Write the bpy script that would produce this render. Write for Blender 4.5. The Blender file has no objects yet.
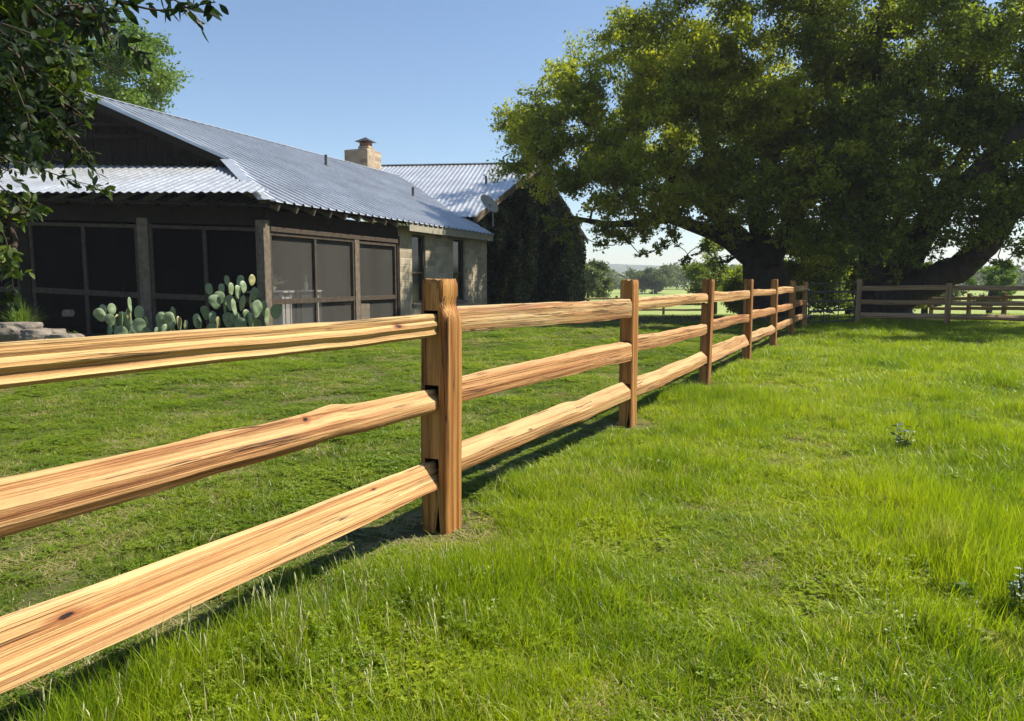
import bpy, bmesh, math, random
import numpy as np
from mathutils import Vector, Matrix, noise as mnoise
R = np.random.default_rng(7)
random.seed(7)
scene = bpy.context.scene
COL = scene.collection

# ------------------------------------------------------------------ survey helper: a bearing + a distance -> a place
FPX = 760.0
TH = math.atan(80.5 / FPX); CT, ST = math.cos(TH), math.sin(TH)
EYE = np.array([0, 0, 1.25])
def ray(px, py):
    u = 360.5 - py
    return np.array([px - 512, FPX * CT + u * ST, u * CT - FPX * ST])
def at(px, py, Y):
    r = ray(px, py); return r * Y / r[1] + EYE
def on_plane(px, py, P0, n):
    r = ray(px, py); return EYE + r * (np.dot(np.array(P0) - EYE, n) / np.dot(r, n))

def gz(x, y):
    """ground height: lawn almost level, falling gently to the field behind the oaks"""
    x = np.asarray(x, float); y = np.asarray(y, float)
    d = np.clip(y - 25, 0, 34) * .042
    w = .012 * np.sin(x * 1.7 + .4 * y) * np.cos(y * 1.3 - x * .5) + .02 * np.sin(x * .37 + 1) * np.sin(y * .41)
    far = np.clip((60 - y) / 30, 0, 1)
    return -d + w * far

# ------------------------------------------------------------------ objects
def link(o, parent=None):
    COL.objects.link(o)
    if parent is not None: o.parent = parent
    return o
def tag(o, label=None, cat=None, group=None, kind=None):
    if label: o['label'] = label
    if cat: o['category'] = cat
    if group: o['group'] = group
    if kind: o['kind'] = kind
    return o
def empty(name, loc=(0, 0, 0), rz=0):
    o = bpy.data.objects.new(name, None); o.location = loc; o.rotation_euler.z = rz
    o.empty_display_size = .2
    return link(o)
def mesh_np(name, V, faces, mat, parent=None, smooth=False, k=None):
    """V (n,3); faces: list, or array (m,k)"""
    me = bpy.data.meshes.new(name)
    V = np.asarray(V, np.float32)
    if isinstance(faces, np.ndarray):
        m, k = faces.shape
        me.vertices.add(len(V)); me.vertices.foreach_set('co', V.ravel())
        me.loops.add(m * k); me.loops.foreach_set('vertex_index', faces.astype(np.int32).ravel())
        me.polygons.add(m); me.polygons.foreach_set('loop_start', np.arange(0, m * k, k, dtype=np.int32))
        me.polygons.foreach_set('loop_total', np.full(m, k, np.int32))
        me.update(calc_edges=True)
    else:
        me.from_pydata([tuple(map(float, v)) for v in V], [], faces); me.update()
    if smooth: me.polygons.foreach_set('use_smooth', np.ones(len(me.polygons), bool))
    if mat: me.materials.append(mat)
    o = bpy.data.objects.new(name, me)
    return link(o, parent)

class MB:
    def __init__(s): s.v = []; s.f = []
    def add(s, V, F):
        b = len(s.v); s.v += [tuple(map(float, p)) for p in V]; s.f += [tuple(i + b for i in f) for f in F]; return s
    def hexa(s, P):   # 8 points: bottom ring 0-3, top ring 4-7
        return s.add(P, [(3, 2, 1, 0), (4, 5, 6, 7), (0, 1, 5, 4), (1, 2, 6, 5), (2, 3, 7, 6), (3, 0, 4, 7)])
    def box(s, c, size, rz=0, ax=None):
        """c centre, size; ax optional 3 axis vectors"""
        if ax is None:
            ax = [np.array([math.cos(rz), math.sin(rz), 0]), np.array([-math.sin(rz), math.cos(rz), 0]), np.array([0, 0, 1.])]
        c = np.array(c, float); a, b, d = [np.array(x) * q / 2 for x, q in zip(ax, size)]
        return s.hexa([c - a - b - d, c + a - b - d, c + a + b - d, c - a + b - d, c - a - b + d, c + a - b + d, c + a + b + d, c - a + b + d])
    def beam(s, p, q, w, h, up=(0, 0, 1)):
        p = np.array(p, float); q = np.array(q, float); d = q - p; L = np.linalg.norm(d); d = d / L
        up = np.array(up, float); side = np.cross(d, up); side /= np.linalg.norm(side); u = np.cross(side, d)
        return s.box((p + q) / 2, (L, w, h), ax=[d, side, u])
    def tube(s, pts, rad, n=6):
        V, F = tube_arr(pts, rad, n); return s.add(V, [tuple(f) for f in F])
    def build(s, name, mat, parent=None, smooth=False, bevel=0):
        o = mesh_np(name, s.v, s.f, mat, parent, smooth)
        if bevel:
            m = o.modifiers.new('bevel', 'BEVEL'); m.width = bevel; m.segments = 2; m.limit_method = 'ANGLE'
        return o

def tube_arr(pts, rad, n=6, jitter=0.):
    pts = np.asarray(pts, float); m = len(pts)
    rad = np.broadcast_to(np.asarray(rad, float), (m,))
    T = np.gradient(pts, axis=0); T /= np.linalg.norm(T, axis=1)[:, None] + 1e-9
    ref = np.array([0.31, 0.17, .93]) if abs(T[0][2]) < .8 else np.array([1., .1, 0])
    S = np.cross(T, ref); S /= np.linalg.norm(S, axis=1)[:, None] + 1e-9
    U = np.cross(S, T)
    a = np.linspace(0, 2 * np.pi, n, endpoint=False)
    rr = rad[:, None] * (1 + jitter * R.standard_normal((m, n)))
    V = pts[:, None, :] + rr[..., None] * (np.cos(a)[None, :, None] * S[:, None, :] + np.sin(a)[None, :, None] * U[:, None, :])
    V = V.reshape(-1, 3)
    i = np.arange(m - 1)[:, None] * n; j = np.arange(n)[None, :]; j2 = (j + 1) % n
    F = np.stack([i + j, i + j2, i + n + j2, i + n + j], -1).reshape(-1, 4)
    return V, F

# ------------------------------------------------------------------ materials
def nt(name):
    m = bpy.data.materials.new(name); m.use_nodes = True
    t = m.node_tree; b = t.nodes['Principled BSDF']
    return m, t, b
def N(t, typ, **kw):
    n = t.nodes.new(typ)
    for k, v in kw.items():
        if k.startswith('i_'): n.inputs[k[2:].replace('_', ' ')].default_value = v
        else: setattr(n, k, v)
    return n
def ramp(t, fac, stops, interp='LINEAR'):
    r = t.nodes.new('ShaderNodeValToRGB'); r.color_ramp.interpolation = interp
    e = r.color_ramp.elements
    while len(e) < len(stops): e.new(.5)
    for x, (p, c) in zip(e, stops): x.position = p; x.color = (*c, 1) if len(c) == 3 else c
    t.links.new(fac, r.inputs[0]); return r.outputs[0]
def mixc(t, fac, a, b, mode='MIX'):
    m = t.nodes.new('ShaderNodeMix'); m.data_type = 'RGBA'; m.blend_type = mode
    for sock, v in ((m.inputs[0], fac), (m.inputs[6], a), (m.inputs[7], b)):
        if hasattr(v, 'is_output'): t.links.new(v, sock)
        elif isinstance(v, (int, float)): sock.default_value = v
        else: sock.default_value = (*v, 1)
    return m.outputs[2]
def mathn(t, op, a, b=None, clamp=False):
    m = t.nodes.new('ShaderNodeMath'); m.operation = op; m.use_clamp = clamp
    for sock, v in ((m.inputs[0], a), (m.inputs[1], b)):
        if v is None: continue
        if hasattr(v, 'is_output'): t.links.new(v, sock)
        else: sock.default_value = v
    return m.outputs[0]
def coords(t, kind='Object', scale=(1, 1, 1), loc=(0, 0, 0)):
    tc = t.nodes.new('ShaderNodeTexCoord'); mp = t.nodes.new('ShaderNodeMapping')
    mp.inputs['Scale'].default_value = scale; mp.inputs['Location'].default_value = loc
    if kind == 'World':
        g = t.nodes.new('ShaderNodeNewGeometry'); t.links.new(g.outputs['Position'], mp.inputs[0])
    else: t.links.new(tc.outputs[kind], mp.inputs[0])
    return mp.outputs[0]
def noise(t, vec, scale=5, detail=4, rough=.5, dist=0.):
    n = t.nodes.new('ShaderNodeTexNoise'); n.inputs['Scale'].default_value = scale
    n.inputs['Detail'].default_value = detail; n.inputs['Roughness'].default_value = rough; n.inputs['Distortion'].default_value = dist
    if vec is not None: t.links.new(vec, n.inputs['Vector'])
    return n.outputs['Fac']
def bump(t, b, h, strength=.3, dist=.01):
    n = t.nodes.new('ShaderNodeBump'); n.inputs['Strength'].default_value = strength; n.inputs['Distance'].default_value = dist
    t.links.new(h, n.inputs['Height']); t.links.new(n.outputs[0], b.inputs['Normal'])
def simple(name, col, rough=.7, var=.25, scale=8, bmp=.2, metallic=0., kind='Object', stretch=(1, 1, 1)):
    m, t, b = nt(name)
    v = coords(t, kind, stretch)
    f = noise(t, v, scale, 6, .6)
    c = ramp(t, f, [(.25, tuple(x * (1 - var) for x in col)), (.75, tuple(min(1, x * (1 + var)) for x in col))])
    t.links.new(c, b.inputs['Base Color']); b.inputs['Roughness'].default_value = rough; b.inputs['Metallic'].default_value = metallic; b.inputs['Specular IOR Level'].default_value = .5 if metallic or rough < .65 else .12
    if bmp: bump(t, b, noise(t, v, scale * 4, 5, .6), bmp, .01)
    return m

def cedar(name, light, mid, dark, seed=0., knots=(), stain=.3):
    """fresh split cedar, grain along local X; knots: (x, z, rx, rz) in the rail's own coordinates"""
    m, t, b = nt(name)
    oi = t.nodes.new('ShaderNodeObjectInfo')
    tc = t.nodes.new('ShaderNodeTexCoord')
    sep = t.nodes.new('ShaderNodeSeparateXYZ'); t.links.new(tc.outputs['Object'], sep.inputs[0])
    off = mathn(t, 'MULTIPLY', oi.outputs['Random'], 37.0)
    def grainvec(sx, sy, sz):
        cb = t.nodes.new('ShaderNodeCombineXYZ')
        t.links.new(mathn(t, 'ADD', mathn(t, 'MULTIPLY', sep.outputs[0], sx), off), cb.inputs[0])
        t.links.new(mathn(t, 'MULTIPLY', sep.outputs[1], sy), cb.inputs[1])
        t.links.new(mathn(t, 'MULTIPLY', sep.outputs[2], sz), cb.inputs[2])
        return cb.outputs[0]
    broad = noise(t, grainvec(.45, 14, 26), 1.5, 4, .6, .35)
    fine = noise(t, grainvec(1.6, 130, 170), 1.0, 5, .7, .2)
    lines = noise(t, grainvec(.30, 60, 110), 1.0, 3, .5, .7)
    blot = noise(t, grainvec(2.2, 6, 7), 1.3, 4, .6, .4)
    c = ramp(t, broad, [(.33, dark), (.47, mid), (.6, light), (.75, tuple(min(1, x * 1.07) for x in light))])
    ln = ramp(t, lines, [(.36, (.50, .37, .27)), (.47, (.88, .82, .75)), (.56, (1.05, 1.05, 1.0)), (.66, (.80, .68, .56))])
    c = mixc(t, .8, c, ln, 'MULTIPLY')
    fl = ramp(t, fine, [(.3, (.66, .60, .53)), (.5, (1, 1, 1)), (.7, (1.06, 1.04, 1.0))])
    c = mixc(t, .7, c, fl, 'MULTIPLY')
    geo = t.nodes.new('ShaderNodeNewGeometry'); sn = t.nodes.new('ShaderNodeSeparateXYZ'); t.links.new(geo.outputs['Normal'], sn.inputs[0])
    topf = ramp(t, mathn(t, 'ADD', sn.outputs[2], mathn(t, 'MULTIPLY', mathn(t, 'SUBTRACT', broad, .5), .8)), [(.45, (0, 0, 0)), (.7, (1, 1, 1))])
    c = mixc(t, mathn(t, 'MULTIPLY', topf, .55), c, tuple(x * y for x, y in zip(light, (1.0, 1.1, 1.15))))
    # weathered / bark remnants
    st = ramp(t, blot, [(.62, (0, 0, 0)), (.70, (1, 1, 1))])
    c = mixc(t, mathn(t, 'MULTIPLY', st, stain), c, (.33, .15, .06))
    # dark checks and drying cracks
    crk = ramp(t, noise(t, grainvec(.45, 60, 44), 1.0, 3, .5, 1.2), [(.30, (1, 1, 1)), (.325, (0, 0, 0))])
    c = mixc(t, mathn(t, 'MULTIPLY', crk, .8), c, (.07, .035, .015))
    wand = noise(t, grainvec(.28, 16, 24), 1.0, 4, .55, .6)
    ws = mathn(t, 'ABSOLUTE', mathn(t, 'SUBTRACT', wand, .5)); wmask = ramp(t, noise(t, grainvec(1.3, 3, 4), 1.0, 2, .5), [(.46, (0, 0, 0)), (.56, (1, 1, 1))])
    wl = mathn(t, 'MULTIPLY', ramp(t, ws, [(.0045, (1, 1, 1)), (.010, (0, 0, 0))]), wmask)
    c = mixc(t, mathn(t, 'MULTIPLY', wl, .85), c, (.045, .022, .010))
    grey = ramp(t, noise(t, grainvec(.8, 7, 9), 1.0, 5, .7, .6), [(.60, (0, 0, 0)), (.72, (1, 1, 1))])
    c = mixc(t, mathn(t, 'MULTIPLY', grey, .38), c, (.26, .21, .14))
    # scattered small pin knots
    vo = t.nodes.new('ShaderNodeTexVoronoi'); vo.inputs['Scale'].default_value = 1.0
    t.links.new(grainvec(2.6, 9, 11), vo.inputs['Vector'])
    kn = ramp(t, vo.outputs['Distance'], [(.05, (1, 1, 1)), (.10, (0, 0, 0))])
    c = mixc(t, mathn(t, 'MULTIPLY', kn, .85), c, (.10, .035, .012))
    for (kx, kz, rx, rz) in knots:
        dx = mathn(t, 'DIVIDE', mathn(t, 'SUBTRACT', sep.outputs[0], kx), rx)
        dz = mathn(t, 'DIVIDE', mathn(t, 'SUBTRACT', sep.outputs[2], kz), rz)
        d = mathn(t, 'SQRT', mathn(t, 'ADD', mathn(t, 'MULTIPLY', dx, dx), mathn(t, 'MULTIPLY', dz, dz)))
        d = mathn(t, 'ADD', d, mathn(t, 'MULTIPLY', mathn(t, 'SUBTRACT', blot, .5), 1.6))
        d = mathn(t, 'ADD', d, mathn(t, 'MULTIPLY', mathn(t, 'SUBTRACT', fine, .5), .6))
        c = mixc(t, mathn(t, 'MULTIPLY', ramp(t, d, [(.35, (1, 1, 1)), (1.25, (0, 0, 0))]), .85), c, (.23, .065, .018))
        c = mixc(t, ramp(t, d, [(.26, (1, 1, 1)), (.36, (0, 0, 0))]), c, (.010, .007, .005))
    c = mixc(t, 1.0, c, ramp(t, oi.outputs['Random'], [(0, (.86, .80, .76)), (.35, (1.08, 1.08, 1.05)), (.7, (1.0, .95, .90)), (1, (1.12, 1.16, 1.2))]), 'MULTIPLY')
    t.links.new(c, b.inputs['Base Color'])
    b.inputs['Roughness'].default_value = .62; b.inputs['Specular IOR Level'].default_value = .25
    h = mathn(t, 'ADD', mathn(t, 'MULTIPLY', fine, .5), mathn(t, 'MULTIPLY', lines, .8))
    h = mathn(t, 'SUBTRACT', h, mathn(t, 'MULTIPLY', mathn(t, 'ADD', crk, wl), .8))
    h = mathn(t, 'ADD', h, mathn(t, 'MULTIPLY', noise(t, grainvec(9, 40, 60), 1.0, 4, .7), .35))
    bump(t, b, h, .9, .011)
    return m
YEL, ORG, DRK = (.48, .315, .14), (.40, .215, .082), (.27, .115, .038)
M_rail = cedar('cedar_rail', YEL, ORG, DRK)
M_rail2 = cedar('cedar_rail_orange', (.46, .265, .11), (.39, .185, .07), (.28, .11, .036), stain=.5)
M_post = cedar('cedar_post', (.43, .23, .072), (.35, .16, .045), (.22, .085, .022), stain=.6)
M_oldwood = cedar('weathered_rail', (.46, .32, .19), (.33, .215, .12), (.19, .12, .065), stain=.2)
M_hole = simple('charred_hollow', (.035, .020, .010), .95, .3)

def leaf_mat(name, a, b_, c_, nscale=.6, trans=.45, rough=.5, world=True, spec=.3, transcol=(1.25, 1.35, .55)):
    m, t, b = nt(name)
    oi = t.nodes.new('ShaderNodeObjectInfo')
    v = coords(t, 'World')
    big = noise(t, v, nscale, 3, .6)
    small = noise(t, v, 9, 3, .7)
    f = mathn(t, 'ADD', mathn(t, 'MULTIPLY', big, .65), mathn(t, 'MULTIPLY', small, .35))
    c = ramp(t, f, [(.36, a), (.5, b_), (.62, c_)])
    t.links.new(c, b.inputs['Base Color']); b.inputs['Roughness'].default_value = rough
    b.inputs['Specular IOR Level'].default_value = spec
    tr = t.nodes.new('ShaderNodeBsdfTranslucent')
    t.links.new(mixc(t, 1.0, c, transcol, 'MULTIPLY'), tr.inputs[0])
    mx = t.nodes.new('ShaderNodeMixShader'); mx.inputs[0].default_value = trans
    t.links.new(b.outputs[0], mx.inputs[1]); t.links.new(tr.outputs[0], mx.inputs[2])
    out = [n for n in t.nodes if n.type == 'OUTPUT_MATERIAL'][0]
    t.links.new(mx.outputs[0], out.inputs[0])
    return m
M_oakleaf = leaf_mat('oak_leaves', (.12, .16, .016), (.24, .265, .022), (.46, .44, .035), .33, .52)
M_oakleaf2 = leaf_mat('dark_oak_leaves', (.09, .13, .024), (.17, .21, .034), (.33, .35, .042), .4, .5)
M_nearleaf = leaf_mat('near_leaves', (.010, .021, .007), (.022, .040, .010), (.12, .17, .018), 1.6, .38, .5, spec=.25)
M_brightleaf = leaf_mat('bright_leaves', (.06, .11, .02), (.11, .18, .03), (.19, .25, .04), .7, .45)
M_bushleaf = leaf_mat('bush_leaves', (.07, .10, .04), (.11, .14, .055), (.17, .19, .08), .5, .35)
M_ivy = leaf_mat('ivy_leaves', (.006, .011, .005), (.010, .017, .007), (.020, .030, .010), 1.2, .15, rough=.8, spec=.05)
M_bark = simple('oak_bark', (.055, .045, .036), .95, .45, 6, .9, stretch=(1, 1, .35))
M_twig = simple('twig_bark', (.06, .045, .03), .9, .4, 20, .3)

def grass_mat(name, cols, dry=(.42, .36, .17), dryamt=.12, trans=.5, nscale=.8, drystops=(.60, .72)):
    m, t, b = nt(name)
    oi = t.nodes.new('ShaderNodeObjectInfo')
    v = coords(t, 'World')
    big = noise(t, v, nscale, 3, .6)
    f = mathn(t, 'ADD', mathn(t, 'MULTIPLY', big, .75), mathn(t, 'MULTIPLY', oi.outputs['Random'], .25))
    c = ramp(t, f, [(.32, cols[0]), (.5, cols[1]), (.68, cols[2])])
    at_ = t.nodes.new('ShaderNodeAttribute'); at_.attribute_name = 'br'   # per-blade variation (dry blades)
    dd = ramp(t, at_.outputs['Fac'], [(1 - dryamt - .01, (0, 0, 0)), (1 - dryamt, (1, 1, 1))])
    c = mixc(t, dd, c, dry)
    n2 = noise(t, coords(t, 'World', loc=(31, 17, 5)), 1.9, 5, .7)
    c = mixc(t, mathn(t, 'MULTIPLY', ramp(t, n2, [(drystops[0], (0, 0, 0)), (drystops[1], (1, 1, 1))]), .6), c, dry)
    t.links.new(c, b.inputs['Base Color']); b.inputs['Roughness'].default_value = .42
    b.inputs['Specular IOR Level'].default_value = .42
    tr = t.nodes.new('ShaderNodeBsdfTranslucent')
    t.links.new(mixc(t, 1.0, c, (1.3, 1.35, .5), 'MULTIPLY'), tr.inputs[0])
    mx = t.nodes.new('ShaderNodeMixShader'); mx.inputs[0].default_value = trans
    t.links.new(b.outputs[0], mx.inputs[1]); t.links.new(tr.outputs[0], mx.inputs[2])
    out = [n for n in t.nodes if n.type == 'OUTPUT_MATERIAL'][0]
    t.links.new(mx.outputs[0], out.inputs[0])
    return m
M_past = grass_mat('pasture_grass', [(.125, .20, .008), (.235, .315, .009), (.33, .375, .013)], dryamt=.07)
M_lawn = grass_mat('lawn_grass', [(.095, .155, .012), (.15, .22, .013), (.225, .285, .017)], dryamt=.10, nscale=.6)
M_seed = simple('seed_heads', (.40, .40, .18), .7, .25, 30, 0)

def galvanised(name, col=(.50, .55, .60), rough=.38, metallic=.75):
    m, t, b = nt(name)
    v = coords(t, 'World')
    f = noise(t, v, .9, 6, .65); g = noise(t, v, 14, 4, .6)
    c = ramp(t, f, [(.3, tuple(x * .72 for x in col)), (.7, tuple(x * 1.1 for x in col))])
    c = mixc(t, .35, c, ramp(t, g, [(.3, (.7, .7, .7)), (.7, (1.1, 1.1, 1.1))]), 'MULTIPLY')
    t.links.new(c, b.inputs['Base Color']); b.inputs['Metallic'].default_value = metallic
    t.links.new(ramp(t, g, [(.2, (rough - .08,) * 3), (.8, (rough + .12,) * 3)]), b.inputs['Roughness'])
    return m
M_metal = galvanised('galvanised_roof', (.62, .64, .65), .38, .72)
M_trim = galvanised('galvanised_trim', (.56, .60, .64), .42, .6)
M_darkwood = simple('dark_weathered_wood', (.020, .015, .011), .9, .5, 5, .5, stretch=(1, 1, 1))
M_greywood = simple('grey_weathered_wood', (.14, .112, .082), .9, .45, 9, .5)
M_framewood = simple('screen_frame_wood', (.065, .05, .037), .85, .4, 10, .3)
M_wingboard = simple('worn_barge_board', (.12, .095, .065), .8, .5, 3, .2)
M_fascia = simple('fascia_paint', (.30, .27, .20), .8, .2, 5, .2)
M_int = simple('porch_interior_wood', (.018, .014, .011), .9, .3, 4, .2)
M_white = simple('white_paint', (.70, .67, .60), .6, .12, 8, .1)
M_black = simple('black_metal', (.03, .03, .032), .5, .2, 8, .1)
M_steel = simple('grey_steel', (.30, .30, .29), .5, .2, 8, .1, metallic=.6)

def stone_mat(name, cols, scale=1.0, mortar=(.36, .33, .28), bw=.42, bh=.2, axes=None):
    m, t, b = nt(name)
    tc = t.nodes.new('ShaderNodeTexCoord')
    br = t.nodes.new('ShaderNodeTexBrick'); br.offset = .5
    br.inputs['Scale'].default_value = scale; br.inputs['Brick Width'].default_value = bw; br.inputs['Row Height'].default_value = bh
    br.inputs['Mortar Size'].default_value = .014; br.inputs['Mortar Smooth'].default_value = .4
    br.inputs['Color1'].default_value = (*cols[0], 1); br.inputs['Color2'].default_value = (*cols[1], 1); br.inputs['Mortar'].default_value = (*mortar, 1)
    t.links.new(tc.outputs['UV'], br.inputs['Vector'])
    v = coords(t, 'World')
    n = noise(t, v, 5, 6, .65)
    c = mixc(t, .6, br.outputs['Color'], ramp(t, n, [(.3, (.62, .6, .56)), (.7, (1.15, 1.12, 1.05))]), 'MULTIPLY')
    t.links.new(c, b.inputs['Base Color']); b.inputs['Roughness'].default_value = .9
    h = mathn(t, 'ADD', mathn(t, 'MULTIPLY', br.outputs['Fac'], -1.), mathn(t, 'MULTIPLY', n, .7))
    bump(t, b, h, .6, .02)
    return m
M_stone = stone_mat('limestone_block', [(.46, .39, .27), (.27, .225, .15)], mortar=(.44, .38, .28))
M_chim = stone_mat('chimney_stone', [(.46, .36, .25), (.25, .18, .12)], 1.0, (.34, .28, .20), .34, .16)
M_rock = simple('limestone_rock', (.17, .145, .115), .9, .35, 4, .8)

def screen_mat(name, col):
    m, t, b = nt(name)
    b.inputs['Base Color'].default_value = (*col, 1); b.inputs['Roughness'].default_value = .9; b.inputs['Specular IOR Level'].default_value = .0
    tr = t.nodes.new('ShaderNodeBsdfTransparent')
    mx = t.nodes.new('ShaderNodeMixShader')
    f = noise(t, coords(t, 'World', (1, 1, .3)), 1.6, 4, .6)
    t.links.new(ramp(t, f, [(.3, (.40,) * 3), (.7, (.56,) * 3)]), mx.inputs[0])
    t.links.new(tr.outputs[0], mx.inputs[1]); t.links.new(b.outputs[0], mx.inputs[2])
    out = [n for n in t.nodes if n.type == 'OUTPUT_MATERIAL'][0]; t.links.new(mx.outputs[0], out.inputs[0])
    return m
M_screen = screen_mat('sunlit_insect_screen', (.10, .096, .084)); M_screen_shade = screen_mat('shaded_insect_screen', (.012, .012, .012))  # same screen cloth twice: sun on the right side, shade on the front put into the colour
def glass_mat():
    m, t, b = nt('dark_window_glass')
    b.inputs['Base Color'].default_value = (.012, .014, .016, 1); b.inputs['Roughness'].default_value = .08
    b.inputs['Specular IOR Level'].default_value = .3
    return m
M_glass = glass_mat()
def cactus_mat():
    m, t, b = nt('prickly_pear_skin')
    v = coords(t, 'Object')
    f = noise(t, v, 3, 4, .5)
    c = ramp(t, f, [(.3, (.10, .15, .07)), (.7, (.23, .29, .15))])
    vo = t.nodes.new('ShaderNodeTexVoronoi'); vo.inputs['Scale'].default_value = 26; t.links.new(v, vo.inputs['Vector'])
    oi = t.nodes.new('ShaderNodeObjectInfo'); c = mixc(t, 1.0, c, ramp(t, oi.outputs['Random'], [(0, (.55, .62, .5)), (.5, (1, 1, 1)), (.9, (1.3, 1.2, 1.1)), (1, (1.5, 1.0, .6))]), 'MULTIPLY')
    c = mixc(t, ramp(t, vo.outputs['Distance'], [(.10, (1, 1, 1)), (.2, (0, 0, 0))]), c, (.30, .24, .13))
    t.links.new(c, b.inputs['Base Color']); b.inputs['Roughness'].default_value = .5
    return m
M_cactus = cactus_mat()

# ------------------------------------------------------------------ camera, sky, sun
cam_d = bpy.data.cameras.new('camera'); cam = bpy.data.objects.new('camera', cam_d); COL.objects.link(cam)
cam.location = (0, 0, 1.25); cam.rotation_euler = (math.radians(90) - TH, 0, 0)
cam_d.sensor_width = 36; cam_d.lens = 36 * FPX / 1024; cam_d.clip_end = 6000; cam_d.clip_start = .05
scene.camera = cam
AZ = math.radians(78); EL = math.radians(50)      # azimuth from +Y towards +X
S = Vector((math.sin(AZ) * math.cos(EL), math.cos(AZ) * math.cos(EL), math.sin(EL)))
sd = bpy.data.lights.new('sun', 'SUN'); so = bpy.data.objects.new('sun', sd); COL.objects.link(so)
sd.energy = 5.0; sd.angle = math.radians(.53); sd.color = (1.0, .94, .84)
so.rotation_euler = S.to_track_quat('Z', 'Y').to_euler(); so.location = (20, 5, 30)
w = bpy.data.worlds.new('World'); scene.world = w; w.use_nodes = True
wt = w.node_tree; bg = wt.nodes['Background']
sky = wt.nodes.new('ShaderNodeTexSky'); sky.sky_type = 'NISHITA'; sky.sun_disc = False
sky.sun_elevation = EL; sky.sun_rotation = AZ; sky.air_density = 1.0; sky.dust_density = .4; sky.ozone_density = 3.0
wt.links.new(sky.outputs[0], bg.inputs[0]); bg.inputs[1].default_value = .082
scene.view_settings.view_transform = 'Standard'; scene.view_settings.look = 'None'
scene.view_settings.exposure = .96; scene.view_settings.gamma = 1; scene.view_settings.use_curve_mapping = False

# ------------------------------------------------------------------ house frame of reference
H_ = np.array([.3474, .9377, 0]); NN = np.array([-.9377, .3474, 0]); E_ = np.array([-.9935, .114, 0])
UPV = np.array([0, 0, 1.])
A = at(270, 201, 15.1)
W0 = at(266, 230, 15.5)

# fence line
P1 = np.array([-.354, 3.68, 0]); FH = np.array([.4424, .8968, 0]); FN = np.array([.8968, -.4424, 0])
SP = 3.035
def fside(x, y): return (x - P1[0]) * FN[0] + (y - P1[1]) * FN[1]

# ------------------------------------------------------------------ ground
def ground():
    m, t, b = nt('ground_soil_and_turf')
    v = coords(t, 'World')
    n1 = noise(t, v, .35, 5, .6); n2 = noise(t, v, 6, 6, .7); n3 = noise(t, v, 45, 4, .7)
    turf = ramp(t, n1, [(.35, (.10, .17, .03)), (.65, (.17, .25, .045))])
    soil = ramp(t, n2, [(.3, (.05, .040, .022)), (.55, (.10, .09, .04)), (.75, (.22, .17, .09))])
    sx = t.nodes.new('ShaderNodeSeparateXYZ'); t.links.new(v, sx.inputs[0])
    fary = ramp(t, mathn(t, 'DIVIDE', sx.outputs[1], 100.), [(.36, (0, 0, 0)), (.50, (1, 1, 1))])
    near = mixc(t, ramp(t, n3, [(.45, (0, 0, 0)), (.62, (1, 1, 1))]), soil, (.06, .075, .02))
    field = ramp(t, n1, [(.3, (.20, .25, .07)), (.7, (.27, .31, .10))])
    c = mixc(t, fary, near, field)
    t.links.new(c, b.inputs['Base Color']); b.inputs['Roughness'].default_value = 1.0; b.inputs['Specular IOR Level'].default_value = .1
    bump(t, b, n2, .5, .03)
    def axis(a, near_r):
        s = [0]; d = .5
        while s[-1] < a:
            s.append(s[-1] + d)
            if s[-1] > near_r: d *= 1.25
        return np.array(s)
    xp = axis(2600, 22); xs = np.concatenate([-xp[::-1][:-1], xp])
    yp = axis(2600, 65); yn = axis(400, 6); ys = np.concatenate([-yn[::-1][:-1], yp])
    X, Y = np.meshgrid(xs, ys)
    V = np.stack([X, Y, gz(X, Y)], -1).reshape(-1, 3)
    nx, ny = len(xs), len(ys)
    i = np.arange(ny - 1)[:, None] * nx; j = np.arange(nx - 1)[None, :]
    F = np.stack([i + j, i + j + 1, i + j + nx + 1, i + j + nx], -1).reshape(-1, 4)
    o = mesh_np('ground', V, F, m, smooth=True); tag(o, kind='structure')
ground()

# ------------------------------------------------------------------ grass: tufts scattered by a node group
def blades(n, rad, hmin, hmax, wid, lean, segs=3, droop=.5):
    V = []; F = []; A_ = []
    for i in range(n):
        a = random.random() * 2 * math.pi; r = rad * math.sqrt(random.random())
        bx, by = r * math.cos(a), r * math.sin(a)
        h = random.uniform(hmin, hmax); L = random.gauss(0, lean) ; da = random.random() * 2 * math.pi
        lx, ly = math.cos(da), math.sin(da); wa = random.random() * math.pi; wx, wy = math.cos(wa), math.sin(wa)
        ln = abs(L) + .08; dr = random.random() * droop
        br = random.random(); b0 = len(V); ww = wid * random.uniform(.7, 1.3)
        for k in range(segs + 1):
            u = k / segs
            hx = ln * h * (u ** 2) * (1 + dr); hz = h * (u - dr * .35 * u ** 3)
            wk = ww * (1 - u ** 1.6) * .5
            c = (bx + lx * hx, by + ly * hx, hz - .004)
            if k < segs:
                V.append((c[0] - wx * wk, c[1] - wy * wk, c[2])); V.append((c[0] + wx * wk, c[1] + wy * wk, c[2]))
            else: V.append(c)
            if k: 
                p = b0 + 2 * (k - 1)
                F.append((p, p + 1, p + 3, p + 2) if k < segs else (p, p + 1, p + 2))
        A_ += [br] * (len(V) - b0)
    return V, F, A_
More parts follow.
